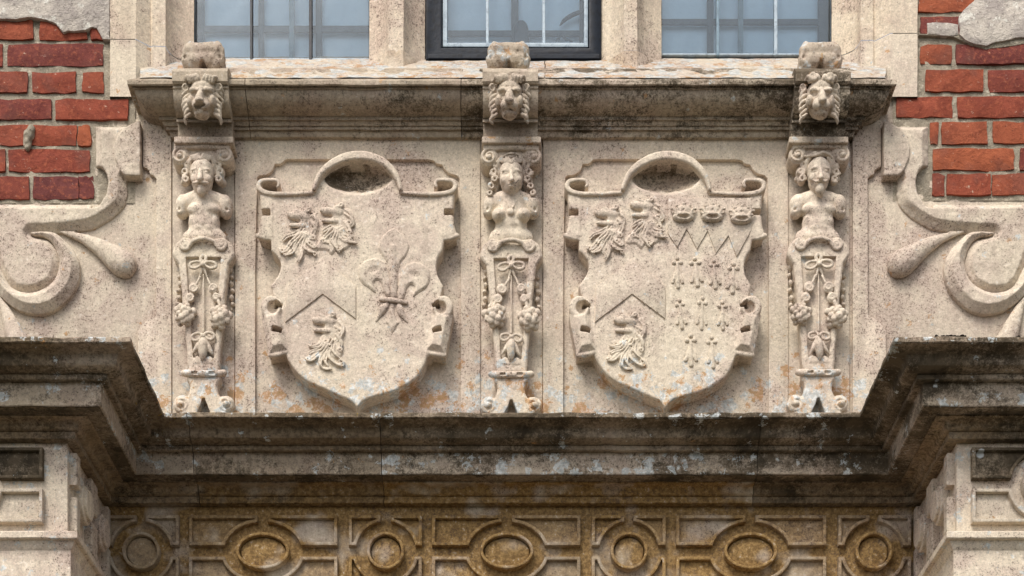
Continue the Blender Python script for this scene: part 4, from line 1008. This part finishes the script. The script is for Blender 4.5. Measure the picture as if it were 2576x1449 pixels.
# ------------------------------------------------------------------ lion brackets on the sill
UBK = (509.0, 1283.0, 2063.0)
def so(v, o): return Z(v, -o)
BP = [(-0.03, so(171, .05)), (0.100, so(172, .10)), (0.112, so(174, .112)), (0.118, so(180, .118)), (0.118, so(204, .118)), (0.113, so(212, .113)), (0.108, so(214, .108)), (0.108, so(222, .108))]
BP += ov(0.105, so(226, .105), 0.062, so(300, .062)) + [(0.066, so(301, .066)), (0.066, so(307, .066)), (0.050, so(309, .05)), (0.047, so(345, .047)), (-0.03, so(345, .047))]
def mask_mesh(u, kind, seed):
    c = Carve((u - 68, u + 70), (150, 345), (-6, 84), 1.7); c.wref = 31.0
    r = random.Random(seed)
    c.ell((u, 238, 8), (36, 50, 28), 6); c.ell((u, 214, 14), (34, 22, 24), 5)
    c.ell((u, 256, 34), (24, 17, 20), 5); c.ell((u - 11, 262, 42), (13, 11, 11), 3); c.ell((u + 11, 262, 42), (13, 11, 11), 3)
    c.tube([(u, 222, 38, 8), (u, 238, 48, 9), (u, 249, 54, 9)], 4)
    c.ell((u, 249, 58), (11, 7, 7), 2)
    for m in (-1, 1):
        c.ell((u + m * 18, 223, 32), (15, 8, 10), 4, rot=m * -12); c.ell((u + m * 30, 250, 22), (10, 16, 14), 5)
        c.ell((u + m * 18, 235, 46), (12, 7.5, 18), 2, sub=True); c.ell((u + m * 18, 236, 26), (7, 5, 7), 2)
        # ears
        c.ell((u + m * 46, 216, 12), (11, 14, 10), 3, rot=m * 20); c.ell((u + m * 47, 217, 24), (5.5, 8.5, 11), 2, rot=m * 20, sub=True)
        # mane
        for j in range(7):
            a = 15 + j * 21; x0, y0 = u + m * (36 + 2 * math.sin(j)), 200 + a * 0.62
            c.tube([(x0, y0, 12, 5), (x0 + m * 10, y0 + 7, 12, 5), (x0 + m * (17 + r.uniform(-3, 3)), y0 + 17, 8, 4), (x0 + m * (13 + r.uniform(-3, 4)), y0 + 27, 5, 2)], 1.2)
        c.ell((u + m * 9, 257, 64), (3, 2.4, 5), 1, sub=True)
        if kind == 2:
            c.tube(spiral(u + m * 22, 186, 11, 3, 180 if m > 0 else 0, 1.1 * -m, 14, 34, (6, 4)), 1.2, 1)
        for j in range(4):
            x0 = u + m * (5 + j * 9); c.tube([(x0, 200, 30, 5), (x0 + m * 4, 188, 34, 5), (x0 + m * (9 + r.uniform(-3, 3)), 183 + j * 2, 30, 4), (x0 + m * 12, 192 + j * 2, 26, 3)], 1.2)
    if kind == 0: c.ell((u, 273, 52), (17, 6, 22), 2, sub=True)
    elif kind == 1: c.cap((u - 15, 272, 56), (u + 15, 272, 56), 3.5, k=2, sub=True)
    else: c.ell((u, 276, 54), (10, 4, 16), 2, sub=True)
    c.ell((u, 285, 24), (19, 8, 17), 3)
    for j in range(5): c.tube([(u - 16 + j * 8, 286, 22, 4), (u - 14 + j * 7, 297 + (j % 2) * 4, 14, 2.5)], 1.2)
    c.wear(0.9, seed)
    me = c.mesh(-0.098, -0.128)
    k_ = (D0 - 0.128) / F; a = np.empty(len(me.vertices) * 3, np.float32); me.vertices.foreach_get('co', a); a = a.reshape(-1, 3)
    cx_, cz_ = (u - CX) * k_, (CY - 240) * k_ + ZC; a[:, 0] = cx_ + (a[:, 0] - cx_) * 0.9; a[:, 2] = cz_ + (a[:, 2] - cz_) * 0.93; me.vertices.foreach_set('co', a.ravel()); me.update(); return me
def scroll_mesh(u, kind, seed):
    c = Carve((u - 76, u + 78), (78, 235), (-4, 92), 2.0); c.wref = 60.0
    c.poly([(u - 38, 100), (u - 30, 97), (u + 30, 97), (u + 38, 100), (u + 50, 128), (u + 55, 168), (u - 55, 168), (u - 50, 128)], 62, 14, k=2)
    for m in (-1, 1):
        c.tube([(u + m * 34, 108, 36, 9), (u + m * 43, 128, 46, 11), (u + m * 41, 148, 50, 13), (u + m * 30, 162, 52, 9)], 3)
        c.ell((u + m * 56, 138, 50), (6, 14, 30), 3, sub=True)
        c.ell((u + m * 43, 142, 64), (6, 7, 8), 1.5, sub=True)
    c.cap((u - 32, 120, 46), (u + 32, 120, 46), 21, k=5); c.cap((u - 26, 142, 50), (u + 26, 142, 50), 17, k=5)
    c.poly([(u - 3, 150), (u + 3, 150), (u + 13, 168), (u + 15, 195), (u - 15, 195), (u - 13, 168)], 120, 0.2, k=2, base=20, sub=True)
    c.wear(0.6, seed)
    return c.mesh(-0.005, -0.065)
blab = ['lion mask bracket with open mouth at the left end of the sill cornice', 'blunt-nosed lion mask bracket at the middle of the sill cornice', 'lion mask bracket with curled forelock at the right end of the sill cornice']
for i, u in enumerate(UBK):
    t = thing('lion_bracket', blab[i], 'bracket', P(u, 345, -.05), 'lion mask brackets')
    xa, xb = X(u - 68, -.08), X(u + 70, -.08)
    sp = [dict(brown=0.48, soot=0.18), dict(brown=0.48, soot=0.22), dict(brown=0.36, soot=0.58)][i]
    mk('bracket_block', sweep_mesh(BP, [(xa, 0), (xb, 0)], wob=0.001), 'stone', t, yellow=0.15, **sp)
    mk('lion_mask', mask_mesh(u + (-3, -2, 2)[i], i, 20 + i), 'stone', t, brown=(0.26, 0.24, 0.12)[i], soot=(0.15, 0.15, 0.30)[i])
    mk('crowning_scroll', scroll_mesh(u + (0, -4, 3)[i], i, 30 + i), 'stone', t, brown=0.36, soot=0.34, yellow=0.35, orange=0.3, white=0.5)

# ------------------------------------------------------------------ herms
YHB, YHR = 0.004, -0.030
WR = (YHB - YHR) * F / (D0 + YHR)
def carve(u, v, w, res=1.7):
    c = Carve(u, v, w, res); c.wref = WR; return c
U0 = 512.0
def herm_shared():
    d = {}
    c = carve((424, 602), (352, 470), (-4, 76), 1.7); u = U0
    c.box((u, 366, 30), (70, 7, 28), 3, 2); c.box((u, 384, 22), (60, 20, 26), 4, 3)
    for m in (-1, 1):
        c.poly(arc(u + m * 55, 389, 22, 23, 0, 350, 30), 54, 4, k=2)
        c.tube(spiral(u + m * 55, 389, 19, 6, -90, 1.35 * m, 22, 55, (3.6, 3)), 1, 1); c.ell((u + m * 55, 389, 57), (7, 7, 8), 1.5)
        c.poly(arc(u + m * 52, 396, 16, 24, 0, 350, 24), 34, 6, k=3)
    c.tube([(u - 55, 367, 55, 3.2), (u, 367, 57, 3.2), (u + 55, 367, 55, 3.2)], 1); c.wear(0.5, 1)
    d['capital'] = c.mesh(YHB, YHR)
    # apron with scrolls at the waist
    c = carve((430, 594), (585, 665), (-4, 64), 1.7)
    c.tube([(u - 34, 618, 42, 4), (u - 26, 606, 44, 4.5), (u - 10, 600, 48, 4.5), (u, 599, 49, 4.5), (u + 10, 600, 48, 4.5), (u + 26, 606, 44, 4.5), (u + 34, 618, 42, 4)], 1.5)
    for m in (-1, 1):
        c.tube(spiral(u + m * 44, 615, 14, 4, -60 if m > 0 else 240, 1.3 * m, 18, 40, (5, 4)), 1.2, 1); c.ell((u + m * 44, 616, 40), (7, 7, 6), 1.5)
    c.wear(0.5, 2); d['apron'] = c.mesh(YHB, YHR)
    # tapering pedestal
    c = carve((428, 598), (590, 975), (-4, 56), 1.9)
    side = [(u - 77, 628), (u - 78, 640), (u - 72, 652), (u - 66, 662), (u - 61, 680), (u - 46, 832), (u - 39, 935)]
    sp_ = [tuple(q) for q in spline([(u - 52, 596), (u - 70, 610)] + side, 3)]
    c.poly(sp_ + [(2 * u - a, b) for a, b in sp_[::-1]], 38, 5)
    inn_ = [(u - 44, 648), (u + 44, 648), (u + 31, 830), (u + 25, 908), (u - 25, 908), (u - 31, 830)]
    c.poly(inn_, 60, 0.2, k=1.5, base=36.0, sub=True)
    c.cap((u, 690, 36), (u, 835, 36), 2.5, k=1.5)
    c.poly([(u - 25, 900), (u - 16, 893), (u - 6, 897), (u, 890), (u + 6, 897), (u + 16, 893), (u + 25, 900), (u + 25, 915), (u - 25, 915)], 40, 3, k=1.5)
    c.wear(0.5, 3); d['pedestal'] = c.mesh(YHB, YHR)
    # bow with streamers
    def bow(v, sz, knot):
        c = carve((u - 50, u + 50), (v - 34, v + 36), (20, 62), 1.5)
        for m in (-1, 1):
            c.tube([(u, v, 42, 3), (u + m * 12 * sz, v - 6, 44, 3.4), (u + m * 28 * sz, v - 3, 44, 3.6), (u + m * 31 * sz, v + 7, 43, 3.6), (u + m * 18 * sz, v + 11, 43, 3.2), (u, v, 42, 2.6)], 1)
        c.ell((u, v, 44), (6, 6, 6), 2)
        if knot:
            c.tube([(u, v - 2, 42, 4), (u - 6, v - 14, 42, 4), (u + 1, v - 22, 42, 4), (u + 7, v - 14, 42, 4), (u, v - 3, 42, 3)], 1)
            for m in (-1, 1): c.tube([(u, v + 2, 40, 3), (u + m * 4, v + 18, 38, 3), (u + m * 9, v + 34, 37, 2)], 1)
        c.wear(0.4, 5); return c.mesh(YHB, YHR)
    d['bow'] = bow(663, 1.0, True); d['small_bow'] = bow(843, 0.85, False)
    c = carve((u - 34, u + 34), (845, 915), (20, 62), 1.5)
    c.tube([(u, 852, 42, 6), (u, 866, 44, 11), (u, 886, 43, 9), (u, 902, 41, 3)], 2)
    for m in (-1, 1): c.tube([(u + m * 6, 856, 40, 5), (u + m * 15, 874, 40, 6), (u + m * 24, 889, 38, 2.5)], 1.5)
    c.wear(0.4, 6); d['flower_bud'] = c.mesh(YHB, YHR)
    # garland links and fruit bunch
    for nm, pts in (('garland', [(487, 723, 13), (479, 748, 12)]),):
        for m, key in ((1, 'garland_l'), (-1, 'garland_r')):
            c = carve((u - 50, u + 50), (690, 785), (20, 60), 1.5); f = lambda a: a if m == 1 else 2 * u - a
            for a, b, r_ in pts:
                c.ell((f(a), b, 38), (r_, r_ + 1, 5.5), 1.5); c.tube(spiral(f(a), b, r_ - 2, 3, 0, 1.2 * m, 14, 42, (2.6, 2)), .8, 1); c.ell((f(a), b, 46), (2.6, 2.6, 4), .8, sub=True)
            c.tube([(f(502), 695, 38, 3), (f(495), 712, 40, 3)], 1); c.tube([(f(474), 758, 40, 4), (f(469), 772, 42, 4)], 1)
            c.wear(0.4, 7); d[key] = c.mesh(YHB, YHR)
    def fruit(cx, cy, seed):
        r = random.Random(seed); c = carve((cx - 42, cx + 42), (cy - 42, cy + 46), (16, 84), 1.6)
        c.ell((cx, cy, 40), (20, 24, 12), 3)
        for j in range(15):
            a = j * 2.4; q = 4 + 19 * math.sqrt(j / 14); h_ = 58 - 16 * (j / 14) + r.uniform(-2, 2)
            rr = r.uniform(7, 10.5); c.ell((cx + q * math.cos(a), cy + 1.12 * q * math.sin(a), h_ - rr * .4), (rr, rr, rr * .9), 0.8)
            if r.random() < .4: c.ell((cx + q * math.cos(a) + 1, cy + 1.12 * q * math.sin(a) + 2, h_ + rr * .6), (2.2, 2.2, 3), .6, sub=True)
        c.wear(0.4, seed); return c.mesh(YHB, YHR)
    d['fruit_l'] = fruit(466, 788, 1); d['fruit_r'] = fruit(555, 794, 2)
    # husks hanging beside the pedestal
    for m, key in ((-1, 'husk_l'), (1, 'husk_r')):
        c = carve((u - 85, u + 85), (655, 800), (-4, 30), 1.7)
        for j in range(6): c.ell((u + m * (66 - j * 0.5 + 3 * (j % 2)), 676 + j * 18, 6), (6, 8 - (j % 2) * 2, 9), 1.5, rot=20 * m)
        c.cap((u + m * 66, 668, 3), (u + m * 63, 780, 3), 3, k=2); c.wear(0.6, 9); d[key] = c.mesh(YHB, YHR)
    # band and splayed foot
    c = carve((428, 598), (915, 970), (-4, 64), 1.7)
    c.tube([(u - 50, 936, 30, 8), (u - 30, 937, 36, 8.5), (u, 937, 38, 8.5), (u + 30, 937, 36, 8.5), (u + 50, 936, 30, 8)], 1)
    for a in (-22, 22): c.box((u + a, 936, 48), (8, 4, 8), 2, 1.5, sub=True)
    c.ell((u, 936, 48), (2, 2, 6), .8, sub=True); c.wear(0.5, 3); d['band'] = c.mesh(YHB, YHR)
    c = carve((422, 604), (935, 1070), (-4, 58), 1.9)
    side = [(u - 42, 942), (u - 42, 955), (u - 36, 962), (u - 35, 980), (u - 42, 998), (u - 55, 1015), (u - 60, 1040), (u - 55, 1062)]
    sp_ = [tuple(q) for q in spline(side, 3)]
    c.poly(sp_ + [(2 * u - a, b) for a, b in sp_[::-1]], 36, 5)
    for m in (-1, 1):
        c.poly(arc(u + m * 56, 1014, 21, 22, 0, 350, 30), 34, 5, k=3)
        c.tube(spiral(u + m * 56, 1014, 17, 4, 90, 1.2 * m, 18, 34, (4, 3.5)), 1.2, 1); c.ell((u + m * 56, 1014, 36), (8, 8, 9), 2)
    c.poly([(u - 3, 1002), (u + 3, 1002), (u + 17, 1040), (u + 22, 1070), (u - 22, 1070), (u - 17, 1040)], 80, 0.1, k=2, base=4, sub=True)
    c.wear(0.6, 4); d['foot'] = c.mesh(YHB, YHR)
    return d
HS = herm_shared()

def bust(u, kind, seed):
    """kind 0/2 bearded men, 1 woman: head, neck, cut shoulders, chest and waist in one skin"""
    c = carve((u - 86, u + 86), (370, 645), (-4, 96), 1.5); r = random.Random(seed)
    fu = u + (-1, 0, -2)[kind]; dv = (0, 3, -3)[kind]
    E = lambda a, b, w, rr, k=3, **kw: c.ell((fu + a, b + dv, w), rr, k, **kw)
    # head
    E(0, 424, 44, (30, 36, 32), 4); E(0, 448, 46, (25, 30, 27), 6)
    if kind == 1: E(0, 440, 48, (29, 28, 27), 5); E(0, 458, 52, (14, 10, 18), 5)
    else: E(0, 466, 50, (17, 16, 20), 5)
    for m in (-1, 1):
        E(m * 13, 424, 70, (11, 4.5, 5), 3, rot=m * 6)                 # brow
        E(m * 17, 446, 62, (9, 11, 9), 4)                               # cheek
        c.ell((fu + m * 13, 432 + dv, 79), (9, 4.8, 8), 2, sub=True)
        E(m * 13, 432.5, 68, (6.5, 3.6, 5), 1.2)                        # eye
    c.tube([(fu, 426 + dv, 74, 4.2), (fu, 438 + dv, 79, 4.6), (fu, 447 + dv, 83, 6)], 2)
    for m in (-1, 1): E(m * 5, 448, 77, (4, 3.2, 4), 1.5)
    # mouth
    if kind == 1:
        E(0, 458, 73, (9, 2.6, 4), 1.2); E(0, 464, 72, (7.5, 2.8, 4), 1.2); c.cap((fu - 9, 461 + dv, 78), (fu + 9, 461 + dv, 78), 1.6, k=.8, sub=True)
    else:
        for m in (-1, 1): c.tube([(fu, 455 + dv, 78, 3.5), (fu + m * 9, 458 + dv, 76, 3.6), (fu + m * 18, 455 + dv + (4 if kind == 0 else 0), 69, 2)], 1)
        c.cap((fu - 7, 463 + dv, 78), (fu + 7, 463 + dv, 78), 2.0, k=.8, sub=True); E(0, 466, 72, (7, 2.6, 4), 1)
        L = 486 if kind == 0 else 494
        c.tube([(fu, 470 + dv, 66, 8), (fu, 478 + dv, 64, 9 if kind == 0 else 10), (fu + (0 if kind == 0 else 4), L + dv, 58, 4)], 3)
        if kind == 2:
            for a in (-5, 0, 5): c.tube([(fu + a, 474 + dv, 72, 3), (fu + a + 2, L - 4 + dv, 64, 2)], 1)
    # neck and shoulders
    c.cap((fu, 470 + dv, 30), (u, 502, 22), 17, 20, k=6)
    c.tube([(u - 44, 505, 20, 19), (u - 20, 497, 26, 19), (u, 497, 28, 18), (u + 20, 497, 26, 19), (u + 44, 505, 20, 19)], 6)
    for m in (-1, 1):
        c.ell((u + m * 53, 510, 24), (19, 27, 24), 6); c.ell((u + m * 56, 528, 26), (15, 15, 18), 4)
        c.ell((u + m * 60, 526, 48), (5, 5.5, 10), 2, sub=True)
    # trunk
    c.ell((u, 524, 24), (40, 34, 28), 8); c.ell((u, 556, 22), (40, 32, 26), 8); c.ell((u, 590, 18), (56, 30, 26), 8); c.ell((u, 610, 16), (58, 22, 22), 6)
    if kind == 1:
        for m in (-1, 1): c.ell((u + m * 31, 534, 42), (17, 16, 19), 4); c.ell((u + m * 32, 536, 60), (2.5, 2.5, 3), 1)
        c.ell((u - 1, 530, 50), (9, 9, 8), 2)
        for m in (-1, 1): c.tube([(u + m * 24, 488, 40, 2.5), (u + m * 12, 506, 48, 2.6), (u + m * 3, 522, 54, 2.6)], .8)
        c.tube([(u - 15, 484, 44, 3), (u, 488, 50, 3), (u + 15, 484, 44, 3)], 1)
    else:
        for m in (-1, 1):
            c.ell((u + m * 20, 522, 36), (21, 14, 16), 4); c.ell((u + m * 11, 552, 38), (11, 9, 9), 3); c.ell((u + m * 11, 570, 37), (11, 9, 9), 3); c.ell((u + m * 28, 552, 30), (9, 14, 12), 4)
        c.cap((u, 508, 60), (u, 580, 54), 3.0, k=3, sub=True)
    c.ell((u, 588, 50), (2.5, 3, 5), 1.5, sub=True)
    c.wear(0.55, seed)
    return c.mesh(YHB, YHR)
def hair(u, kind, seed):
    c = carve((u - 84, u + 84), (366, 520), (-4, 92), 1.5); r = random.Random(seed); fu = u + (-1, 0, -2)[kind]; dv = (0, 3, -3)[kind]
    for m in (-1, 1):
        if kind == 0:
            for j in range(4): c.tube([(fu + m * (2 + j * 5), 398 + j, 70 - 3 * j, 3.5), (fu + m * (6 + j * 6), 388 + j * 1.5, 66 - 3 * j, 4), (fu + m * (14 + j * 6), 390 + j * 4, 60 - 4 * j, 3.5)], 1)
            for j in range(6):
                x0 = 22 + 3.2 * j; e = r.uniform(-3, 3)
                c.tube([(fu + m * x0, 394 + 3 * j, 56 - 4 * j, 5), (fu + m * (x0 + 9), 408 + 4 * j, 50 - 3 * j, 6.5), (fu + m * (x0 + 5 + e), 424 + 4.5 * j, 44 - 2 * j, 6.5), (fu + m * (x0 + 14), 438 + 4 * j, 38 - 2 * j, 6), (fu + m * (x0 + 8), 450 + 3.5 * j, 34 - 2 * j, 3.5)], 1.0)
            c.ell((fu + m * 36, 428, 18), (16, 30, 14), 4)
            for a, b, q in ((38, 414, 10), (45, 431, 10.5), (41, 449, 10)):
                c.ell((fu + m * a, b, 34), (q, q, 15), 1.5); c.tube(spiral(fu + m * a, b, q - 1.5, 3.5, r.uniform(0, 360), 1.15 * m, 12, 48, (3.4, 2.6)), .7, 1); c.ell((fu + m * a, b, 54), (2.2, 2.2, 12), .8, sub=True)
        elif kind == 1:
            for j in range(5): c.tube([(fu + m * (1 + j * 5), 408 - j * .5, 72 - 3 * j, 3.5), (fu + m * (6 + j * 6), 399 + j, 68 - 4 * j, 4), (fu + m * (15 + j * 5), 400 + j * 4, 60 - 5 * j, 3.5)], 1)
            for j in range(6):
                x0 = 22 + 3.2 * j; e = r.uniform(-3, 3)
                c.tube([(fu + m * x0, 394 + 3 * j, 56 - 4 * j, 5), (fu + m * (x0 + 9), 408 + 4 * j, 50 - 3 * j, 6.5), (fu + m * (x0 + 5 + e), 424 + 4.5 * j, 44 - 2 * j, 6.5), (fu + m * (x0 + 14), 446 + 7 * j, 38 - 2 * j, 6), (fu + m * (x0 + 8), 462 + 8 * j, 34 - 2 * j, 3.5)], 1.0)
            c.ell((fu + m * 36, 428, 18), (16, 34, 14), 4)
            for a, b, q in ((38, 414, 10), (45, 431, 10.5), (41, 449, 10), (49, 467, 9), (54, 484, 8)):
                c.ell((fu + m * a, b, 34), (q, q, 15), 1.5); c.tube(spiral(fu + m * a, b, q - 1.5, 3.5, r.uniform(0, 360), 1.15 * m, 12, 48, (3.4, 2.6)), .7, 1); c.ell((fu + m * a, b, 54), (2.2, 2.2, 12), .8, sub=True)
        else:
            for j in range(3): c.tube([(fu + m * (2 + j * 7), 388 + j, 66 - 3 * j, 3.2), (fu + m * (10 + j * 7), 383 + j * 3, 60 - 3 * j, 3.6), (fu + m * (18 + j * 7), 386 + j * 5, 54 - 4 * j, 3)], 1)
            for j in range(6):
                x0 = 22 + 3.2 * j; e = r.uniform(-3, 3)
                c.tube([(fu + m * x0, 394 + 3 * j, 56 - 4 * j, 5), (fu + m * (x0 + 9), 408 + 4 * j, 50 - 3 * j, 6.5), (fu + m * (x0 + 5 + e), 424 + 4.5 * j, 44 - 2 * j, 6.5), (fu + m * (x0 + 14), 434 + 3 * j, 38 - 2 * j, 6), (fu + m * (x0 + 8), 444 + 3 * j, 34 - 2 * j, 3.5)], 1.0)
            c.ell((fu + m * 36, 428, 18), (16, 26, 14), 4)
            for a, b, q in ((38, 414, 10), (45, 431, 10.5), (41, 449, 10)):
                c.ell((fu + m * a, b, 34), (q, q, 15), 1.5); c.tube(spiral(fu + m * a, b, q - 1.5, 3.5, r.uniform(0, 360), 1.15 * m, 12, 48, (3.4, 2.6)), .7, 1); c.ell((fu + m * a, b, 54), (2.2, 2.2, 12), .8, sub=True)
    if kind == 2:
        c.tube([(fu - 36, 392, 56, 3), (fu - 12, 390, 66, 3.2), (fu + 6, 382, 68, 3.6), (fu + 20, 386, 64, 3.4), (fu + 34, 398, 56, 3.2), (fu + 40, 418, 50, 3.4), (fu + 50, 420, 46, 3)], 1)
    if kind == 1:
        c.tube([(fu - 22, 394, 50, 3), (fu - 10, 387, 56, 3.2), (fu + 2, 385, 58, 3.2), (fu + 14, 387, 56, 3.2), (fu + 24, 394, 50, 3)], 1)
        for a in (-12, -4, 4, 12): c.ell((fu + a, 394, 60), (4, 4, 4), 1)
    c.wear(0.5, seed)
    return c.mesh(YHB, YHR)
hl = ['bearded male herm with full curls, leftmost of the three carved figures', 'female herm with necklace and pendant between the two shields', 'bearded male herm with pointed beard right of the crowned shield']
for i in range(3):
    sh = i * 774.0 - (1 if i == 2 else 0); du = X(CX + sh, YHR); dz = (0, -0.003, 0.0015)[i]; u = U0 + sh
    t = thing('herm_figure', hl[i], 'statue', P(u, 1050, YHB), 'herm figures dividing the panels')
    plate('backing_slab', rect(433.5 + sh, 590 + sh, 338, VB), 0.04, YHB, 1.5, 'stone', t, tone=(-0.08, 0.0, -0.05)[i])
    mk('bust', bust(u, i, 40 + i), 'stone', t, tone=0.16, white=0.05, label=('bare-chested man with moustache and cut-off arms', 'bare-breasted woman with cut-off arms', 'bare-chested man with pointed beard and cut-off arms')[i])
    mk('hair', hair(u, i, 50 + i), 'stone', t, tone=0.02, white=0.1)
    mk('abacus', prism((X(u - 74, -.06), -0.062, Z(360, -.06)), (X(u + 75, -.06), 0.01, Z(344, -.06)), 0.003), 'stone', t, brown=0.15, orange=(0.1, 0.5, 0.1)[i], white=0.2)
    for key, nm in (('capital', 'capital'), ('apron', 'apron'), ('pedestal', 'pedestal'), ('bow', 'bow'), ('small_bow', 'bow'), ('flower_bud', 'flower_bud'), ('garland_l', 'garland'), ('garland_r', 'garland'),
                    ('fruit_l', 'fruit_bunch'), ('fruit_r', 'fruit_bunch'), ('husk_l', 'husk_drop'), ('husk_r', 'husk_drop'), ('band', 'band'), ('foot', 'foot')):
        o = mk(nm, HS[key], 'stone', t, tone=0.03, white=0.05); place(o, WP[o] + Vector((du, 0, dz)), t)
        if nm in ('fruit_bunch', 'garland', 'bow', 'flower_bud', 'husk_drop'):
            o.rotation_euler.y = R(random.uniform(-7, 7)); o.scale = (random.uniform(.92, 1.08) * (-1 if nm == 'fruit_bunch' and i == 1 else 1), 1, random.uniform(.93, 1.07))

# ------------------------------------------------------------------ moss clumps on the right pier cornice
for i, (a, b, lab) in enumerate(((2366, 842, 'dark moss clump at the corner of the right pier cornice'), (2408, 840, 'long dark moss clump on the right pier cornice top'), (2566, 843, 'dark moss clump on the right pier cornice near the picture edge'), (2356, 852, 'dark moss tuft hanging on the right pier cornice return'))):
    w_ = (9, 34, 9, 8)[i]
    c = Carve((a - w_ - 8, a + w_ + 8), (b - 14, b + 14), (-14, 14), 1.6); r = random.Random(i)
    for j in range(14): c.ell((a + r.uniform(-w_, w_), b + r.uniform(-2, 3), r.uniform(-6, 6)), (r.uniform(3, 6), r.uniform(2, 4.5), 5), 1)
    c.wear(1.5, i); o = mk('moss_clump', c.mesh(YP - 0.150, YP - 0.163), 'moss'); tag(o, lab, 'moss', 'moss clumps')
